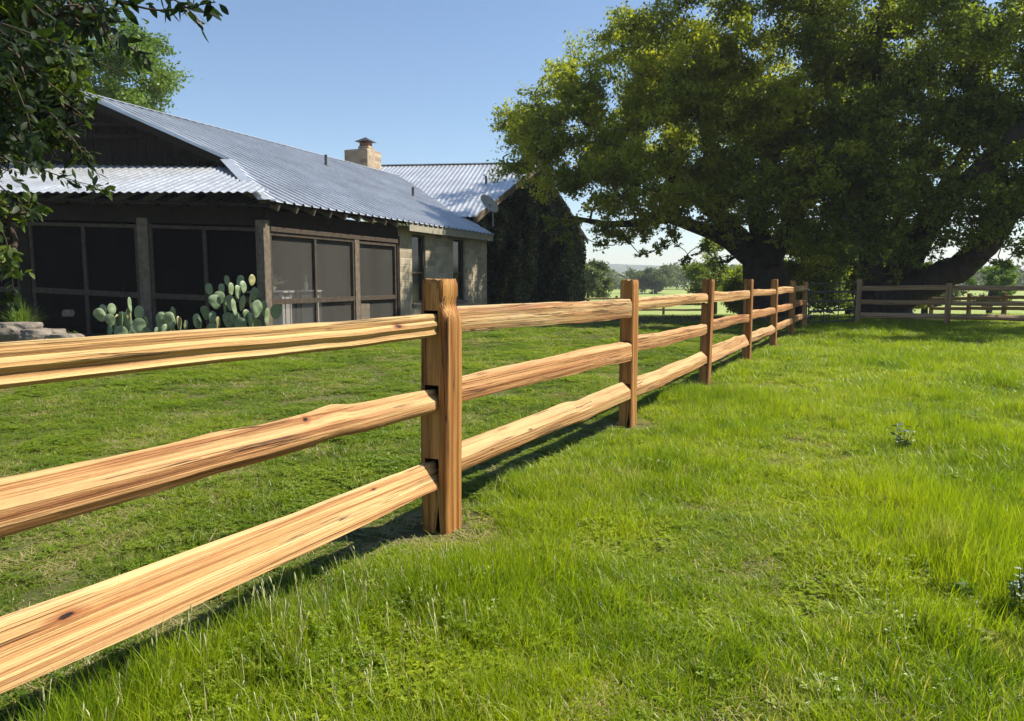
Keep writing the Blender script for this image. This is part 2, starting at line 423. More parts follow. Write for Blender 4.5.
def tuft_obj(name, data, mats, extra=None):
    V, F, A_ = data; mi = [0] * len(F)
    if extra:
        b = len(V); V = V + extra[0]; F = F + [tuple(i + b for i in f) for f in extra[1]]; A_ = A_ + [0] * len(extra[0]); mi += [1] * len(extra[1])
    me = bpy.data.meshes.new(name); me.from_pydata(V, [], F); me.update()
    at_ = me.attributes.new('br', 'FLOAT', 'POINT'); at_.data.foreach_set('value', np.array(A_, np.float32))
    for m in mats: me.materials.append(m)
    me.polygons.foreach_set('material_index', np.array(mi, np.int32))
    return bpy.data.objects.new(name, me)
def seeds(n, rad, h0, h1):
    V = []; F = []
    for i in range(n):
        a = random.random() * 6.283; r = rad * random.random()
        x, y = r * math.cos(a), r * math.sin(a); h = random.uniform(h0, h1)
        dx, dy = random.gauss(0, .16), random.gauss(0, .16)
        pts = [(x, y, 0), (x + dx * h * .5, y + dy * h * .5, h * .6), (x + dx * h, y + dy * h, h)]
        Vt, Ft = tube_arr(np.array(pts), [.0012, .0011, .0009], 3); b = len(V); V += [tuple(p) for p in Vt]; F += [tuple(f + b) for f in Ft]
        e = np.array(pts[2]); d = np.array([dx, dy, 1]) / math.sqrt(1 + dx * dx + dy * dy); L = random.uniform(.02, .035)
        Vt, Ft = tube_arr(np.array([e, e + d * L * .35, e + d * L * .7, e + d * L]), [.001, .003, .0026, .0005], 5); b = len(V); V += [tuple(p) for p in Vt]; F += [tuple(f + b) for f in Ft]
    return V, F
def make_coll(name, objs):
    c = bpy.data.collections.new(name)
    for o in objs: c.objects.link(o)
    return c
def scatter_tree(name, coll):
    g = bpy.data.node_groups.new(name, 'GeometryNodeTree')
    g.interface.new_socket('Geometry', in_out='INPUT', socket_type='NodeSocketGeometry')
    g.interface.new_socket('Geometry', in_out='OUTPUT', socket_type='NodeSocketGeometry')
    n = g.nodes; l = g.links
    gi = n.new('NodeGroupInput'); go = n.new('NodeGroupOutput')
    mp = n.new('GeometryNodeMeshToPoints'); ci = n.new('GeometryNodeCollectionInfo')
    ci.inputs['Collection'].default_value = coll; ci.inputs['Separate Children'].default_value = True; ci.inputs['Reset Children'].default_value = True
    iop = n.new('GeometryNodeInstanceOnPoints'); iop.inputs['Pick Instance'].default_value = True
    def attr(nm, ty):
        a = n.new('GeometryNodeInputNamedAttribute'); a.data_type = ty; a.inputs['Name'].default_value = nm; return a.outputs['Attribute']
    e2r = n.new('FunctionNodeEulerToRotation'); l.new(attr('rot', 'FLOAT_VECTOR'), e2r.inputs[0])
    l.new(gi.outputs[0], mp.inputs['Mesh']); l.new(mp.outputs[0], iop.inputs['Points']); l.new(ci.outputs[0], iop.inputs['Instance'])
    l.new(attr('idx', 'INT'), iop.inputs['Instance Index']); l.new(e2r.outputs[0], iop.inputs['Rotation']); l.new(attr('scl', 'FLOAT_VECTOR'), iop.inputs['Scale'])
    l.new(iop.outputs[0], go.inputs[0])
    return g
def scatter(name, pts, idx, scl, coll, label, cat, mat):
    me = bpy.data.meshes.new(name); n = len(pts); me.vertices.add(n); me.vertices.foreach_set('co', pts.astype(np.float32).ravel())
    rot = np.stack([R.normal(0, .06, n), R.normal(0, .06, n), R.uniform(0, 6.283, n)], -1)
    a = me.attributes.new('rot', 'FLOAT_VECTOR', 'POINT'); a.data.foreach_set('vector', rot.astype(np.float32).ravel())
    a = me.attributes.new('scl', 'FLOAT_VECTOR', 'POINT'); a.data.foreach_set('vector', scl.astype(np.float32).ravel())
    a = me.attributes.new('idx', 'INT', 'POINT'); a.data.foreach_set('value', idx.astype(np.int32))
    me.materials.append(mat)
    o = link(bpy.data.objects.new(name, me))
    md = o.modifiers.new('scatter', 'NODES'); md.node_group = scatter_tree(name + '_nodes', coll)
    tag(o, label, cat, kind='stuff'); return o
def noise2(x, y, s, seed=0):
    return np.array([mnoise.noise(Vector((a * s + seed, b * s - seed, seed * .7))) for a, b in zip(x, y)])

past = [tuft_obj(f'pasture_tuft_{k}', blades(34, .06, .045, .125, .0050, .30), [M_past]) for k in range(5)]
past += [tuft_obj(f'pasture_tuft_t{k}', blades(22, .05, .08, .19, .0046, .26), [M_past]) for k in range(2)]
past += [tuft_obj(f'pasture_tuft_x{k}', blades(20, .05, .05, .15, .005, .3), [M_past, M_seed], seeds(1, .04, .10, .19)) for k in range(2)]
lawn = [tuft_obj(f'lawn_tuft_{k}', blades(36, .06, .016, .048, .0044, .6, droop=.7), [M_lawn]) for k in range(5)]
lawn += [tuft_obj(f'lawn_tuft_z{k}', blades(26, .05, .025, .075, .006, .6, droop=.7), [M_lawn]) for k in range(2)]
def leafy(n, rad, hmax, size, straw=0):
    V = []; F = []; A_ = []
    for i in range(n):
        a = random.random() * 6.283; r = rad * math.sqrt(random.random()); h = random.uniform(.3, 1) * hmax; x, y = r * math.cos(a), r * math.sin(a)
        a0 = random.random() * 6.283
        for k in range(3):
            b = a0 + k * 2.094 + random.uniform(-.2, .2); sz = size * random.uniform(.7, 1.2); cx, cy = math.cos(b), math.sin(b); z1 = h + sz * random.uniform(-.1, .5)
            j = len(V); w_ = sz * .42
            V += [(x, y, h), (x + cx * sz * .55 - cy * w_, y + cy * sz * .55 + cx * w_, (h + z1) / 2 + .003), (x + cx * sz, y + cy * sz, z1), (x + cx * sz * .55 + cy * w_, y + cy * sz * .55 - cx * w_, (h + z1) / 2 + .003)]
            F.append((j, j + 1, j + 2, j + 3)); A_ += [random.random() * .8] * 4
    for i in range(straw):
        a = random.random() * 6.283; r = rad * random.random(); x, y = r * math.cos(a), r * math.sin(a); b = random.random() * 6.283; L = random.uniform(.04, .12); z0 = random.uniform(.005, hmax * .8); z1 = max(.004, z0 + random.uniform(-.02, .03))
        cx, cy = math.cos(b), math.sin(b); w_ = .0022; j = len(V)
        V += [(x - cy * w_, y + cx * w_, z0), (x + cy * w_, y - cx * w_, z0), (x + cx * L + cy * w_ * .4, y + cy * L - cx * w_ * .4, z1), (x + cx * L - cy * w_ * .4, y + cy * L + cx * w_ * .4, z1)]
        F.append((j, j + 1, j + 2, j + 3)); A_ += [1.0] * 4
    return V, F, A_
past += [tuft_obj('pasture_tuft_y0', leafy(22, .06, .07, .016, 4), [M_past]), tuft_obj('pasture_tuft_y1', leafy(6, .06, .03, .013, 26), [M_past])]
lawn += [tuft_obj('lawn_tuft_zz0', leafy(26, .06, .04, .013, 4), [M_lawn]), tuft_obj('lawn_tuft_zz1', leafy(8, .06, .02, .012, 24), [M_lawn])]
pc = make_coll('pasture_tufts', past); lc = make_coll('lawn_tufts', lawn)

CN = at(804, 321, 22)          # placeholder corner
def hits_house(x, y):
    w_ = (x - W0[0]) * NN[0] + (y - W0[1]) * NN[1]; h_ = (x - W0[0]) * H_[0] + (y - W0[1]) * H_[1]
    main = (w_ > -.05) & (h_ > -.1) & (h_ < 16) | ((y > 13.7) & (x < W0[0] + .6) & (w_ > -1.2) & (y < 30))
    wing = (w_ > -.6) & (h_ >= 12)& (h_ < 31)
    return main | wing
def field_pts(d0, d1, dens, left):
    xm = d1 * .82 + 3.8
    n = int((2 * xm) * (d1 - d0) * dens)
    x = R.uniform(-xm, xm, n); y = R.uniform(d0, d1, n)
    k = (np.abs(x) < y * .78 + 3.6)
    s = fside(x, y)
    k &= (s < 0) if left else (s > -.02)
    k &= ~hits_house(x, y)
    return x[k], y[k]
def build_grass():
    for left in (False, True):
        P = []; I = []; Sc = []
        bands = [(.9, 4.5, 1150, .92, 1.0), (4.5, 8, 600, 1.08, 1.06), (8, 14, 230, 1.6, 1.1), (14, 24, 60, 2.7, 1.2), (24, 44, 20, 4.2, 1.2)]
        if left: bands = [(1.2, 4.5, 800, 1.0, 1.0), (4.5, 8, 480, 1.2, 1.05), (8, 15, 200, 1.7, 1.1), (15, 26, 55, 2.9, 1.3), (26, 44, 16, 4.5, 1.5)]
        for (d0, d1, dens, sw, sh) in bands:
            x, y = field_pts(d0, d1, dens, left)
            nz = noise2(x, y, .9, 3.3); nf = noise2(x, y, 3.1, 9.1)
            s = np.abs(fside(x, y))
            if left:
                ix = R.integers(0, 7, len(x)); ix = np.where((ix > 4) & (nz < .05), R.integers(0, 5, len(x)), ix)
                rr = R.random(len(x)); n3 = noise2(x, y, 1.6, 21.); ix = np.where((rr < .10) | ((n3 > .18) & (rr < .45)), 7, ix); ix = np.where((n3 < -.16) & (rr > .72), 8, ix)
                hh = (.85 + .5 * nz + .6 * nf); thin = (nf + .4 * nz) < -.42
                shade = (y > 20)
            else:
                tall = (s < .75) & (y < 9)
                ix = R.integers(0, 5, len(x))
                ix = np.where((nz > .12) & (R.random(len(x)) < .45), R.integers(5, 7, len(x)), ix)
                ix = np.where((R.random(len(x)) < np.where(tall & (x < -.1), .16, .012)), R.integers(7, 9, len(x)), ix)
                rr = R.random(len(x)); n3 = noise2(x, y, 1.5, 21.); ix = np.where(((n3 > .16) & (rr < .18)) | (rr < .03), 9, ix); ix = np.where((n3 < -.06) & (rr > .78) & (y < 11), 10, ix)
                hh = (.85 + .4 * nz + .6 * nf) * np.where((s < .5), 1.05, 1.0) * np.where(y > 12, .8, 1)
                # trodden thin patch running from the posts towards the viewer
                path = np.exp(-((s - 1.35) / .45) ** 2) * (y < 6.5)
                hh *= 1 - .5 * path
                thin = ((nf + .3 * nz) < -.5 + .25 * path)
            # bare soil right around each post
            near = np.zeros(len(x), bool)
            for kk in range(-1, 7):
                q = P1 + FH * SP * kk; near |= ((x - q[0]) ** 2 + (y - q[1]) ** 2) < R.uniform(.012, .10, len(x))
            keep = ~(thin & (R.random(len(x)) < .75)) & ~near
            under = (y > 22) & (x > 3) & (R.random(len(x)) < .55)        # sparse turf on the litter under the oaks
            keep &= ~under
            x, y, ix, hh = x[keep], y[keep], ix[keep], np.clip(hh[keep], .35, 1.6)
            pd = np.min([np.hypot(x - (P1 + FH * SP * kk)[0], y - (P1 + FH * SP * kk)[1]) for kk in range(0, 7)], axis=0)
            hh = hh * np.clip(.35 + (pd - .15) * 1.1, .35, 1)
            jit = R.uniform(.8, 1.25, len(x))
            ix = np.where((pd < .30) & (R.random(len(x)) < .7), 8 if left else 10, ix)
            P.append(np.stack([x, y, gz(x, y) - .003], -1)); I.append(ix); Sc.append(np.stack([sw * jit, sw * jit, hh * jit * sh], -1))
        P = np.concatenate(P); I = np.concatenate(I); Sc = np.concatenate(Sc)
        if left: scatter('lawn_grass', P, I, Sc, lc, 'short mown green lawn between the house and the fence', 'grass', M_lawn)
        else: scatter('pasture_grass', P, I, Sc, pc, 'long bright yellow-green pasture grass right of the fence', 'grass', M_past)
        print('tufts', len(P))
build_grass()

# ------------------------------------------------------------------ split rail fence
def section(kind):
    S_ = dict(
        flat=[(-.035, -.06), (.038, -.062), (.045, -.03), (.042, .035), (.03, .06), (-.03, .062), (-.042, .02), (-.042, -.03)],
        wedge=[(-.04, -.045), (.02, -.085), (.055, -.075), (.05, -.055), (-.012, .075), (-.035, .085), (-.048, .04)],
        ridge=[(-.035, -.07), (.03, -.075), (.05, -.06), (.052, .005), (-.015, .075), (-.04, .07), (-.045, 0)],
        lump=[(-.03, -.07), (.025, -.075), (.05, -.045), (.050, .0), (.030, .02), (.018, .035), (.0, .07), (-.035, .06), (-.045, 0)],
        flute=[(-.035, -.05), (.03, -.055), (.048, -.042), (.040, -.03), (.036, -.018), (.050, -.002), (.046, .012), (.034, .022), (.036, .034), (.030, .052), (-.02, .055), (-.042, .02)],
        thin=[(-.03, -.05), (.03, -.055), (.04, -.02), (.036, .03), (.02, .052), (-.03, .05), (-.038, 0)])[kind]
    P = np.array(S_); out = []
    for i in range(len(P)):
        p, q = P[i], P[(i + 1) % len(P)]; n = max(2, int(np.linalg.norm(q - p) / .0085))
        for k in range(n): out.append(p + (q - p) * (k / n + (.0 if k else .04)))
    return np.array(out)
def rail(parent, p, q, kind, mat, seed=0, hs=(1., 1.), bend=.012, rough=1.0, bumps=(), taper=True):
    """p, q: end centres (ground frame); grain along local X; bumps: (x_frac, dz, dheight, width)"""
    p = np.array(p, float); q = np.array(q, float); L = np.linalg.norm(q - p); m = 90
    sec = section(kind); ns = len(sec)
    X = np.linspace(-L / 2, L / 2, m); V = np.zeros((m, ns, 3))
    for i, x in enumerate(X):
        u = i / (m - 1); sc = hs[0] * (1 - u) + hs[1] * u
        dz = bend * (mnoise.noise(Vector((x * .9, seed, 1.3))) * 1.6 + .5 * mnoise.noise(Vector((x * 3.1, seed, 7.3))))
        dy = bend * .8 * mnoise.noise(Vector((x * 1.1, seed, 4.4)))
        hz = 1.0
        for (bu, bz, bh, bw) in bumps:
            g = math.exp(-((u - bu) / bw) ** 2); dz += bz * g; hz += bh * g
        e = min(x + L / 2, L / 2 - x); tp = 1.0
        if taper: tp = .80 + .20 * min(1, max(0, (e - .02) / .05))
        for j in range(ns):
            yy, zz = sec[j]; a = math.atan2(zz, yy * 1.5)
            g1 = mnoise.noise(Vector((x * .35 + seed, math.cos(a) * 2.6, math.sin(a) * 2.6 + seed)))      # long flutes
            g2 = mnoise.noise(Vector((x * 1.3 + seed, math.cos(a) * 7, math.sin(a) * 7)))
            g3 = mnoise.noise(Vector((x * 9 + seed, math.cos(a) * 9, math.sin(a) * 9)))
            r = 1 + rough * (.13 * g1 + .05 * g2 + .026 * g3)
            V[i, j] = (x, yy * r * sc * (tp if tp < 1 else 1) + dy, zz * r * sc * hz * (.7 + .3 * tp) + dz)
    F = []
    for i in range(m - 1):
        for j in range(ns):
            j2 = (j + 1) % ns; F.append((i * ns + j, (i + 1) * ns + j, (i + 1) * ns + j2, i * ns + j2))
    VV = V.reshape(-1, 3).tolist()
    F.append(tuple(range(ns))); F.append(tuple((m - 1) * ns + j for j in reversed(range(ns))))
    o = mesh_np('rail', VV, F, mat, parent, smooth=True)
    d = (q - p) / L
    X_ = Vector(d); Z_ = Vector((0, 0, 1)); Y_ = Z_.cross(X_).normalized() * -1    # local +Y towards the pasture side
    Yv = -Y_ if Y_.dot(Vector(FN)) < 0 and parent.get('flip', 0) == 0 else Y_
    # right-handed frame: use X, Y=Z x X (points left); mirror the section in y instead
    Yl = Z_.cross(X_).normalized(); Zl = X_.cross(Yl)
    o.matrix_local = Matrix.Translation(Vector((p + q) / 2)) @ Matrix((X_, Yl, Zl)).transposed().to_4x4()
    me = o.data
    co = np.zeros(len(me.vertices) * 3, np.float32); me.vertices.foreach_get('co', co); co = co.reshape(-1, 3); co[:, 1] *= -1
    me.vertices.foreach_set('co', co.ravel()); me.flip_normals(); me.update()
    try: me.set_sharp_from_angle(angle=math.radians(24))
    except Exception: pass
    return o
def post(parent, loc, hgt, wx, wy, mat, seed, rz, slots=(), shape=None, lean=(0, 0), hollow=None):
    """local Z up; x along the fence, y across"""
    m = 60; ns = 48; Zs = np.linspace(-.12, hgt, m); V = []
    for i, z in enumerate(Zs):
        fx0, fx1, fy0, fy1 = -wx / 2, wx / 2, -wy / 2, wy / 2
        if shape: fx0, fx1, fy0, fy1 = shape(z, fx0, fx1, fy0, fy1)
        cx, cy = (fx0 + fx1) / 2, (fy0 + fy1) / 2
        for j in range(ns):
            a = (j + .5) / ns * 6.2832; c, s_ = math.cos(a), math.sin(a)
            k = 1 / max(abs(c), abs(s_)); k = min(k, 1.395)
            g = mnoise.noise(Vector((c * 1.6 + seed, s_ * 1.6, z * 1.1))) * .05 + mnoise.noise(Vector((c * 7 + seed, s_ * 7, z * 1.5))) * .018 + mnoise.noise(Vector((c * 6 + seed, s_ * 6, z * 14))) * .008
            r = k * (1 + g); topc = .006 if i == m - 1 else 0
            zz = z + (mnoise.noise(Vector((c * 2 + seed, s_ * 2, 5))) * .012 if i == m - 1 else 0)
            V.append((cx + c * r * ((fx1 - fx0) / 2 - topc) + lean[0] * z, cy + s_ * r * ((fy1 - fy0) / 2 - topc) + lean[1] * z, zz))
    F = []
    for i in range(m - 1):
        for j in range(ns):
            j2 = (j + 1) % ns; F.append((i * ns + j, i * ns + j2, (i + 1) * ns + j2, (i + 1) * ns + j))
    F.append(tuple(reversed(range(ns)))); F.append(tuple((m - 1) * ns + j for j in range(ns)))
    # grain must follow the post: build in coordinates where local X is vertical
    VV = [(v[2], v[1], -v[0]) for v in V]
    o = mesh_np('post', VV, F, mat, parent, smooth=True)
    c_, s2 = math.cos(rz), math.sin(rz)
    # local X->world Z, local Y->across, local Z->-along
    al = Vector((c_, s2, 0)); ac = Vector((-s2, c_, 0))
    MX = Matrix.Translation(Vector(loc)) @ Matrix((Vector((0, 0, 1)), ac, -al)).transposed().to_4x4(); o.matrix_local = MX
    if slots:
        mb = MB()
        for (z0, z1) in slots: mb.box(((z0 + z1) / 2, 0.0, 0), (z1 - z0, .076, wx * 3))
        if hollow: mb.add([(hollow[0], hollow[1], wx*.25), (hollow[0], hollow[2], wx*.25), (hollow[3], hollow[1] + .012, wx*.25),
                           (hollow[0], hollow[1], wx), (hollow[0], hollow[2], wx), (hollow[3], hollow[1] + .012, wx)],
                          [(0, 1, 2), (5, 4, 3), (0, 3, 4, 1), (1, 4, 5, 2), (2, 5, 3, 0)])
        cut = mb.build('cutter', M_hole); cut.matrix_world = MX
        bm = bmesh.new(); bm.from_mesh(cut.data); bmesh.ops.recalc_face_normals(bm, faces=bm.faces); bm.to_mesh(cut.data); bm.free()
        o.data.materials.append(M_hole)
        md = o.modifiers.new('b', 'BOOLEAN'); md.object = cut; md.operation = 'DIFFERENCE'; md.solver = 'EXACT'
        try: md.material_mode = 'TRANSFER'
        except Exception: pass
        bpy.context.view_layer.update()
        dg = bpy.context.evaluated_depsgraph_get()
        nm = bpy.data.meshes.new_from_object(o.evaluated_get(dg)); print('post bool', len(o.data.polygons), len(nm.polygons)); o.modifiers.clear(); o.data = nm
        bpy.data.objects.remove(cut)
    try: o.data.set_sharp_from_angle(angle=math.radians(32))
    except Exception: pass
    return o

def fpt(t, z, n=0.0):
    p = P1 + FH * t + FN * n; return np.array([p[0], p[1], z])
fence = empty('split_rail_fence', (0, 0, 0))
tag(fence, 'new honey-coloured cedar three-rail fence running from the near left to the corner under the oaks', 'fence')
fang = math.atan2(FH[1], FH[0])
def shape1(z, x0, x1, y0, y1):
    # across axis here = left of the fence direction; pasture side is negative y
    t = 1 / (1 + math.exp(-(z - 1.085) / .014)); cut = math.exp(-((z - 1.11) / .035) ** 2) * .012
    return x0 - .004 * math.sin(z * 5), x1 + .004, y0 - .022 * (1 - t) + .012 * (1 - z) * .5 + cut, y1 - .006 * t
slots = [(.975, 1.088), (.618, .730), (.245, .372)]
for k in range(-1, 7):
    q = P1 + FH * SP * k; hg = {0: 1.252, 1: 1.25, 2: 1.258, 3: 1.262, 4: 1.262, 5: 1.235, 6: 1.20}.get(k, 1.25)
    q = q + np.array([0, 0, float(gz(q[0], q[1]))])
    post(fence, q, hg - q[2], .15 if k != 1 else .155, (.128, .118, .122, .125, .12, .12, .12, .13)[k], M_post, 3.1 + k * 5.7, fang, slots,
         shape1 if k == 0 else None, ((.0, 0), (.012, 0.006), (.008, -.012), (-.01, 0), (.01, .008), (-.008, 0), (0, .01), (0, 0))[k], hollow=(-.05, -.045, -.005, .15) if k in (0, 1) else None)
M_r0t = cedar('cedar_rail_fluted', (.50, .345, .145), (.42, .255, .10), (.24, .115, .04), knots=[(1.12, .012, .055, .016)], stain=.15)
M_r0m = cedar('cedar_rail_split', (.45, .275, .115), (.38, .19, .072), (.25, .10, .033), knots=[(.55, .05, .03, .02)], stain=.5)
M_r0b = cedar('cedar_rail_knotty', (.60, .40, .185), (.53, .305, .125), (.43, .20, .075), knots=[(-.40, .035, .075, .017), (.98, .045, .035, .009)], stain=.15)
M_r1t = cedar('cedar_rail_bark_patches', (.52, .40, .20), (.43, .26, .105), (.28, .12, .04), stain=.95)
kinds = [['flute', 'lump', 'wedge'], ['flat', 'flat', 'ridge'], ['thin', 'flat', 'ridge'], ['flat', 'flat', 'wedge'], ['thin', 'flat', 'ridge'], ['flat', 'flat', 'flat'], ['flat', 'flat', 'flat']]
for k in range(-1, 6):
    t0 = SP * k + .035; t1 = SP * (k + 1) - .035
    zt = [(1.045, 1.033), (.700, .665), (.335, .325)]
    hsz = [(1.02, 1.0), (1.05, .95), (1.08, 1.0)]
    if k == -1: zt = [(1.04, 1.037), (.695, .675), (.325, .305)]; hsz = [(1.02, .98), (1.0, .80), (1.06, .80)]
    if k == 0: zt = [(1.045, 1.020), (.692, .662), (.35, .322)]; hsz = [(1.02, 1.22), (.95, 1.22), (.93, 1.02)]
    for r_ in range(3):
        mat = (M_rail, M_rail2)[(k * 3 + r_ + 5) % 3 == 0]
        bm_ = ()
        if k == -1: mat = (M_r0t, M_r0m, M_r0b)[r_]; bm_ = ((), ((.55, .006, .03, .05), (.74, .014, .04, .035), (.30, .003, .03, .15)), ((.40, -.004, .04, .10), (.93, 0, -.05, .05)))[r_]
        if k == 0: mat = (M_r1t, M_rail2, M_rail)[r_]; bm_ = ((), (), ((.52, .006, .06, .07), (.62, -.01, 0, .05)))[r_]
        if k == 1: bm_ = ((), (), ((.35, -.02, 0, .2),))[r_]
        if k == 2: bm_ = (((.5, -.012, 0, .2),), ((.5, .01, 0, .1),), ((.7, .01, .1, .1),))[r_]
        kd = kinds[k + 1][r_]
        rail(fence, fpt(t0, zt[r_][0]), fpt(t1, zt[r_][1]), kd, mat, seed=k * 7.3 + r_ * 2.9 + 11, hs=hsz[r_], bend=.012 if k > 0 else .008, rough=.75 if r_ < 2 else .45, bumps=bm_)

# ------------------------------------------------------------------ gate and the shaded cross fence
C7 = P1 + FH * SP * 6
Q1 = np.array([9.86, 21.7, 0]); Q2 = np.array([11.85, 20.7, 0]); Q3 = np.array([13.75, 19.6, 0]); Q4 = np.array([15.8, 18.4, 0])
gate = empty('pipe_gate', (C7[0], C7[1], 0))
tag(gate, 'dark pipe gate in the shaded fence corner between two cedar posts', 'gate')
ga = Q1 - C7; gl = np.linalg.norm(ga); gd = ga / gl
def gpt(u, z): return gd * u + np.array([0, 0, z])
g0, g1 = .18, gl - .16
MB().tube([gpt(g0, .12), gpt(g0, 1.16), gpt(g1, 1.16), gpt(g1, .12), gpt(g0, .12)], .022, 8).build('gate_frame', M_black, gate, True)
for z in (.42, .68, .93): MB().tube([gpt(g0, z), gpt(g1, z)], .03, 8).build('gate_bar', M_black, gate, True)
MB().tube([gpt(g0 + .75, .12), gpt(g0 + .75, 1.16)], .013, 6).build('gate_brace', M_black, gate, True)
MB().tube([gpt(g0 + 1.5, .12), gpt(g0 + 1.5, 1.16)], .013, 6).build('gate_brace', M_black, gate, True)
for z in (.3, 1.0): MB().box(gpt(g0 - .04, z), (.1, .03, .05), math.atan2(gd[1], gd[0])).build('hinge', M_steel, gate)
MB().box(gpt(g1 + .03, .9), (.12, .02, .04), math.atan2(gd[1], gd[0])).build('latch', M_steel, gate)
cross = empty('cross_fence', (0, 0, 0)); tag(cross, 'weathered brown rail fence in the tree shade right of the gate', 'fence')
qs = [Q1, Q2, Q3, Q4]
for i, q in enumerate(qs):
    a = math.atan2(*(qs[min(i + 1, 3)] - qs[min(i, 2)])[[1, 0]])
    post(cross, q, (1.27, 1.16, 1.16, 1.16)[i], .15, .13, M_oldwood, 50 + i * 3, a)
for i in range(3):
    for r_, z in enumerate((1.03, .63, .26)):
        p, q = qs[i], qs[i + 1]; d = (q - p) / np.linalg.norm(q - p)
        rail(cross, p + d * .03 + [0, 0, z], q - d * .03 + [0, 0, z + .01], ('flat', 'flat', 'ridge')[r_], M_oldwood, 70 + i * 3 + r_)
# lower fence beyond, where the ground drops
bf = empty('pasture_fence', (0, 0, 0)); tag(bf, 'low grey rail fence beyond the cross fence, in front of the sunny field', 'fence')
bq = [np.array([17.9, 32.5, 0]), np.array([18.0, 30, 0]), np.array([18.1, 28, 0]), np.array([18.2, 26, 0]), np.array([18.3, 24, 0])]
for i, q in enumerate(bq):
    q[2] = float(gz(q[0], q[1])); post(bf, q, .95, .14, .12, M_oldwood, 90 + i, 1.57)
for i in range(4):
    for z in (.75, .35): rail(bf, bq[i] + [0, 0, z], bq[i + 1] + [0, 0, z], 'flat', M_oldwood, 110 + i)
ff = empty('far_field_fence', (0, 0, 0)); tag(ff, 'dark wooden fence at the field edge, seen left of the second near post', 'fence')
fq = [np.array([x, 52 - .25 * (x - 3), 0]) for x in (1.0, 4.0, 7.0, 10.0, 13.0)]
for i, q in enumerate(fq):
    q[2] = float(gz(q[0], q[1])); post(ff, q, 1.3, .16, .14, M_oldwood, 130 + i, -.24)
for i in range(4):
    for z in (1.1, .72, .35): rail(ff, fq[i] + [0, 0, z], fq[i + 1] + [0, 0, z], 'flat', M_oldwood, 140 + i)

# ------------------------------------------------------------------ house
house = empty('ranch_house', (A[0], A[1], 0))
HO = np.array([A[0], A[1], 0])
tag(house, 'old stone ranch house with corrugated metal roof and dark screened corner porch', 'house')
def hb(mb, name, mat, parent=house, smooth=False, bevel=0):
    mb.v = [tuple(np.array(v) - HO) for v in mb.v]; return mb.build(name, mat, parent, smooth, bevel)
def corr(polys, origin, across, up, pitch, amp):
    """corrugated sheet clipped to convex plan polygons; across/up plan unit vectors; plane through fitted points"""
    mb = MB()
    for poly in polys:
        P = np.array(poly); a = (P - origin) @ across; u = (P - origin) @ up
        M_ = np.c_[a, u, np.ones(len(P))]; co, *_ = np.linalg.lstsq(M_, P[:, 2], rcond=None)
        step = pitch / (8 if pitch < .25 else 14); ks = np.arange(math.floor(a.min() / step), math.ceil(a.max() / step) + 1) * step
        ks = np.unique(np.clip(ks, a.min() + 1e-4, a.max() - 1e-4)); prev = None
        for s in ks:
            hits = []
            for i in range(len(P)):
                a0, a1 = a[i], a[(i + 1) % len(P)]; u0, u1 = u[i], u[(i + 1) % len(P)]
                if (a0 - s) * (a1 - s) <= 0 and a0 != a1: hits.append(u0 + (u1 - u0) * (s - a0) / (a1 - a0))
            if len(hits) < 2: continue
            lo, hi = min(hits), max(hits)
            ph = (s / pitch) % 1.0; prof = .5 - .5 * math.cos(ph * 6.2832) if pitch < .25 else max(0, min(1, (.30 - abs(ph - .5) * 2) / .14))
            dz = amp * prof
            row = []
            for uu in (lo, hi):
                p = origin + across * s + up * uu; row.append((p[0], p[1], co[0] * s + co[1] * uu + co[2] + dz))
            mb.v += row; n = len(mb.v)
            if prev is not None: mb.f.append((prev, prev + 1, n - 1, n - 2))
            prev = n - 2
    return mb
def h2(t, w_, z): p = A + H_ * t + NN * w_; return np.array([p[0], p[1], z])
ZE = A[2]; SL = .45
Hh = np.array([-6.568, 18.095, 0]) ; hc = (Hh - A) @ H_; wc = (Hh - A) @ NN; Hh[2] = ZE + SL * wc
R0 = np.array([-10.40, 18.54, 0]); rc = (R0 - A) @ H_; rw = (R0 - A) @ NN; R0[2] = ZE + SL * rw
TB = 11.9; TR = 17.0
def pr(t, w_): return h2(t, w_, ZE + SL * w_)
polyA = [pr(0, 0), pr(hc, 0), pr(hc, wc)]
polyB = [R0, pr(hc, wc), pr(hc, rw)]
polyC = [pr(hc, 0), pr(TB, 0), pr(TB, .3), pr(TR, rw), pr(hc, rw)]
roofo = hb(corr([polyA, polyB, polyC], A * [1, 1, 0], H_, NN, .31, .045), 'roof', M_metal)
def pl(t, w_): return h2(t, w_, ZE + SL * (2 * rw - w_))
hb(corr([[pl(rc, rw), pl(TR, rw), pl(TR, 2 * rw), pl(rc - .9, 2 * rw)]], A * [1, 1, 0], H_, NN, .31, .045), 'roof', M_metal)
# lean-to roof over the front of the porch
Lx = 9.5
Ltop = Hh + E_ * Lx; LTz = Hh[2]; Leav = A + np.array([-1, .03, 0]) * (Lx + 1.3); Leav[2] = A[2] + .30
Ltop = np.array([Ltop[0], Ltop[1], LTz - .05])
fr_ac = np.array([-1, .05, 0]); fr_ac /= np.linalg.norm(fr_ac); fr_up = np.array([.05, 1, 0]) / np.linalg.norm([.05, 1])
frontroof = hb(corr([[A, Hh, Ltop, Leav]], A * [1, 1, 0], fr_ac, fr_up, .18, .034), 'roof', M_metal)
